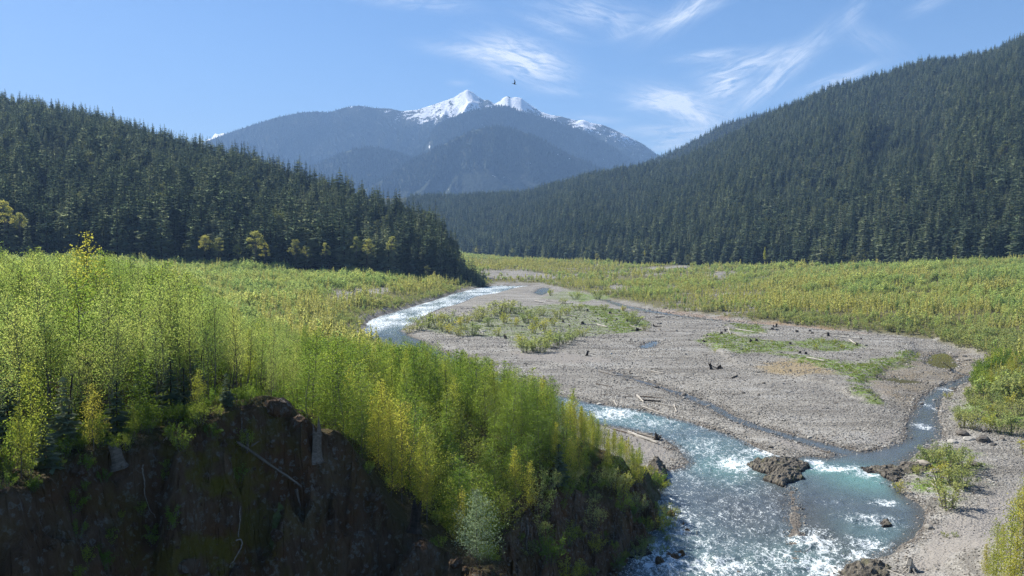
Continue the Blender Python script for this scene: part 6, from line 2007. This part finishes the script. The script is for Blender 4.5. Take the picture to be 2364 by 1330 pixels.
thing(o, 'black stump at the lower cliff edge in front of the yellow clump', 'stump', 'dead wood on the cliff')
p = on_cliff(692, 1150, 0.2)
thing(link('splintered_wood', log_mesh(1.4, 0.12, 57, M_CLIFFW, 0.05, 0.15), tuple(p), rot=(0, 1.35, 0.4)), 'pointed grey splinter hanging below the end of the fallen log', 'wood', 'dead wood on the cliff')
cliff_strand('hanging_root', [([(330, 1072), (326, 1090), (333, 1110), (331, 1135), (340, 1165), (358, 1196)], 0.05, 0.018)], M_CLIFFW2, 'pale curved root hanging down the middle of the cliff', 'root', 60)
cliff_strand('hanging_root', [([(552, 1170), (550, 1200), (548, 1240)], 0.03, 0.03), ([(543, 1247), (552, 1243), (557, 1255), (550, 1275), (538, 1293), (528, 1310)], 0.055, 0.03)], M_CLIFFW2, 'twisted pale root hooked on the lower cliff', 'root', 61)
cliff_strand('hanging_root', [([(385, 1018), (392, 1000), (386, 1012), (378, 1018)], 0.05, 0.02)], M_CLIFFW2, 'small bent white root at the cliff brow', 'root', 62)
cliff_strand('hanging_root', [([(200, 1190), (188, 1215), (184, 1245), (175, 1272)], 0.03, 0.015)], M_CLIFFW, 'thin root trailing on the dark cliff toward the picture edge', 'root', 63)
cliff_strand('hanging_root', [([(557, 965), (560, 985), (556, 1000)], 0.05, 0.03), ([(572, 1000), (571, 1030), (570, 1046)], 0.11, 0.06)], M_CLIFFW, 'short vertical roots above the upper end of the fallen log', 'root', 64)
cliff_strand('hanging_root', [([(1215, 1196), (1217, 1230), (1212, 1255), (1218, 1280)], 0.16, 0.07), ([(1225, 1205), (1245, 1240), (1262, 1275)], 0.05, 0.02), ([(1205, 1196), (1200, 1230), (1192, 1262)], 0.06, 0.02), ([(1216, 1275), (1235, 1300), (1240, 1328)], 0.05, 0.02)], M_CLIFFW, 'thick pale root sweeping down the bank below the plumed saplings', 'root', 65)
cliff_strand('hanging_root', [([(1329, 1188), (1327, 1225), (1330, 1260)], 0.14, 0.06), ([(1340, 1220), (1346, 1255), (1352, 1275)], 0.04, 0.02), ([(1322, 1230), (1318, 1262)], 0.04, 0.02)], M_CLIFFW, 'straight dead trunk hanging on the shaded river bank', 'root', 66)
cliff_strand('hanging_root', [([(1418, 1205), (1428, 1235), (1438, 1268)], 0.05, 0.02), ([(1425, 1208), (1440, 1235), (1450, 1285)], 0.05, 0.02), ([(1430, 1206), (1446, 1226), (1458, 1258)], 0.04, 0.02), ([(1420, 1212), (1416, 1240), (1422, 1262)], 0.04, 0.02), ([(1434, 1212), (1432, 1245)], 0.04, 0.02)], M_CLIFFW, 'tangle of bare roots at the river corner of the bank', 'root', 67)
cliff_strand('hanging_root', [([(735, 1170), (760, 1190), (790, 1200)], 0.03, 0.012), ([(800, 1260), (790, 1290), (798, 1320)], 0.03, 0.012)], M_BROWN, 'brown rootlets on the lower part of the cliff', 'root', 68)
# stones stuck in the cliff face
for k, (px, py, w, lab) in enumerate(((640, 945, 60, 'sunlit tan rock at the top of the cliff'), (690, 975, 46, 'brown rock on the descending cliff edge'), (860, 1150, 40, 'dark rock at the bend of the lower cliff edge'), (430, 1310, 70, 'grey rock bulging from the foot of the cliff'), (545, 1320, 44, 'dark slab at the bottom of the cliff under the twisted root'),
                                      (640, 1235, 40, 'pale stone set in the mossy cliff'), (1230, 1165, 50, 'grey rock embedded at the top of the river bank'), (1052, 1300, 40, 'reddish rock on the lowest cliff edge'), (180, 1090, 46, 'rounded brown rock under the cliff firs'))):
    p = on_cliff(px, py, 0.0)
    r = w * p[1] / FPX / 2
    thing(link('cliff_rock', rock_mesh('cliff_rock', 400 + k, 2, (1, 0.8, 0.7), 0.4, M_CLIFF), tuple(p), rot=(0.3, 0.2, k), scale=r), lab, 'rock', 'rocks in the cliff')


# birds ------------------------------------------------------------------
def bird(loc, span, heading, bank, flap, label):
    m, N = new_mat('dark_feathers')
    finish(m, N, (0.012, 0.012, 0.014), 0.6, 0.3)
    e = link('bird', None, loc, rot=(bank, 0.1, heading))
    n = 9
    s = np.linspace(0, 1, n)
    L = span * 0.5
    rad = L * 0.13 * np.sin(np.pi * np.clip(s * 0.93 + 0.06, 0, 1)) ** 0.8 + 0.004
    rad[6:8] *= 0.8
    V, F = tube(np.stack([s * L - L / 2, s * 0, 0.02 * L * np.sin(s * 3)], 1), rad, 8)
    b = Bag()
    b.add((V, F))
    ang = np.linspace(-0.3, 0.3, 5)            # fanned tail
    tail = [(-L * 0.42, 0, 0.0)] + [(-L * 0.42 - math.cos(a) * L * 0.34, math.sin(a) * L * 0.34, 0.0) for a in ang]
    T = np.array(tail)
    b.add((np.concatenate([T + [0, 0, 0.006], T - [0, 0, 0.006]]), np.array([[0, i, i + 1] for i in range(1, 5)] + [[6, 7 + i, 6 + i] for i in range(1, 5)])))
    bk = np.array([(L * 0.48, 0.012, 0), (L * 0.48, -0.012, 0), (L * 0.48, 0, 0.02), (L * 0.60, 0, -0.005)])
    b.add((bk, np.array([[0, 1, 3], [1, 2, 3], [2, 0, 3]])))
    link('body', b.mesh('body', m, True), parent=e)
    for sd in (1, -1):
        chord = np.array([0.30, 0.34, 0.30, 0.24, 0.15, 0.05]) * L
        u = np.linspace(0, 1, 6)
        yv = u * span * 0.5
        zv = np.sin(u * 1.2) * flap * span * 0.45
        xb = np.array([0.12, 0.2, 0.22, 0.12, -0.02, -0.16]) * L
        front = np.stack([xb, yv * sd, zv], 1)
        back = np.stack([xb - chord, yv * sd, zv - 0.01], 1)
        th = np.array([0, 0, 0.012])
        V = np.concatenate([front, back, front + th, back + th * 0.3])
        F = []
        for i in range(5):
            F += [[i, i + 1, 7 + i, 6 + i], [12 + i, 18 + i, 19 + i, 13 + i], [i, 12 + i, 13 + i, i + 1], [6 + i, 7 + i, 19 + i, 18 + i]]
        link('wing', make_mesh('wing', V, np.array(F), [m]), parent=e)
    thing(e, label, 'bird')


bird(tuple(at_depth(1188, 194, 95)), 0.92, 0.5, 0.9, 0.75, 'dark bird flying in the blue sky above the snowy twin peaks')
bird(tuple(at_depth(895, 459, 120)), 0.8, 2.6, -0.5, 0.5, 'small dark bird flying in front of the near wooded hill')

# ------------------------------------------------------------------ air
mh, N = new_mat('haze')
pv = N.n('ShaderNodeVolumePrincipled', {'Color': (0.35, 0.59, 1.0, 1), 'Density': HAZE_DENSITY, 'Anisotropy': 0.0, 'Density Attribute': '', 'Color Attribute': '', 'Temperature Attribute': ''})
N.n('ShaderNodeOutputMaterial', {'Volume': pv.outputs[0]})
try:
    mh.cycles.homogeneous_volume = True
except Exception:
    pass
hx, y0, y1, z0, z1 = 15000.0, -5000.0, 13000.0, -5.5, 2300.0
V = np.array([(sx * hx, yy_, zz_) for zz_ in (z0, z1) for yy_ in (y0, y1) for sx in (-1, 1)], float)
F = np.array([[0, 1, 5, 4], [1, 3, 7, 5], [3, 2, 6, 7], [2, 0, 4, 6], [4, 5, 7, 6], [2, 3, 1, 0]])
link('haze', make_mesh('haze', V, F, [mh]), kind='stuff')
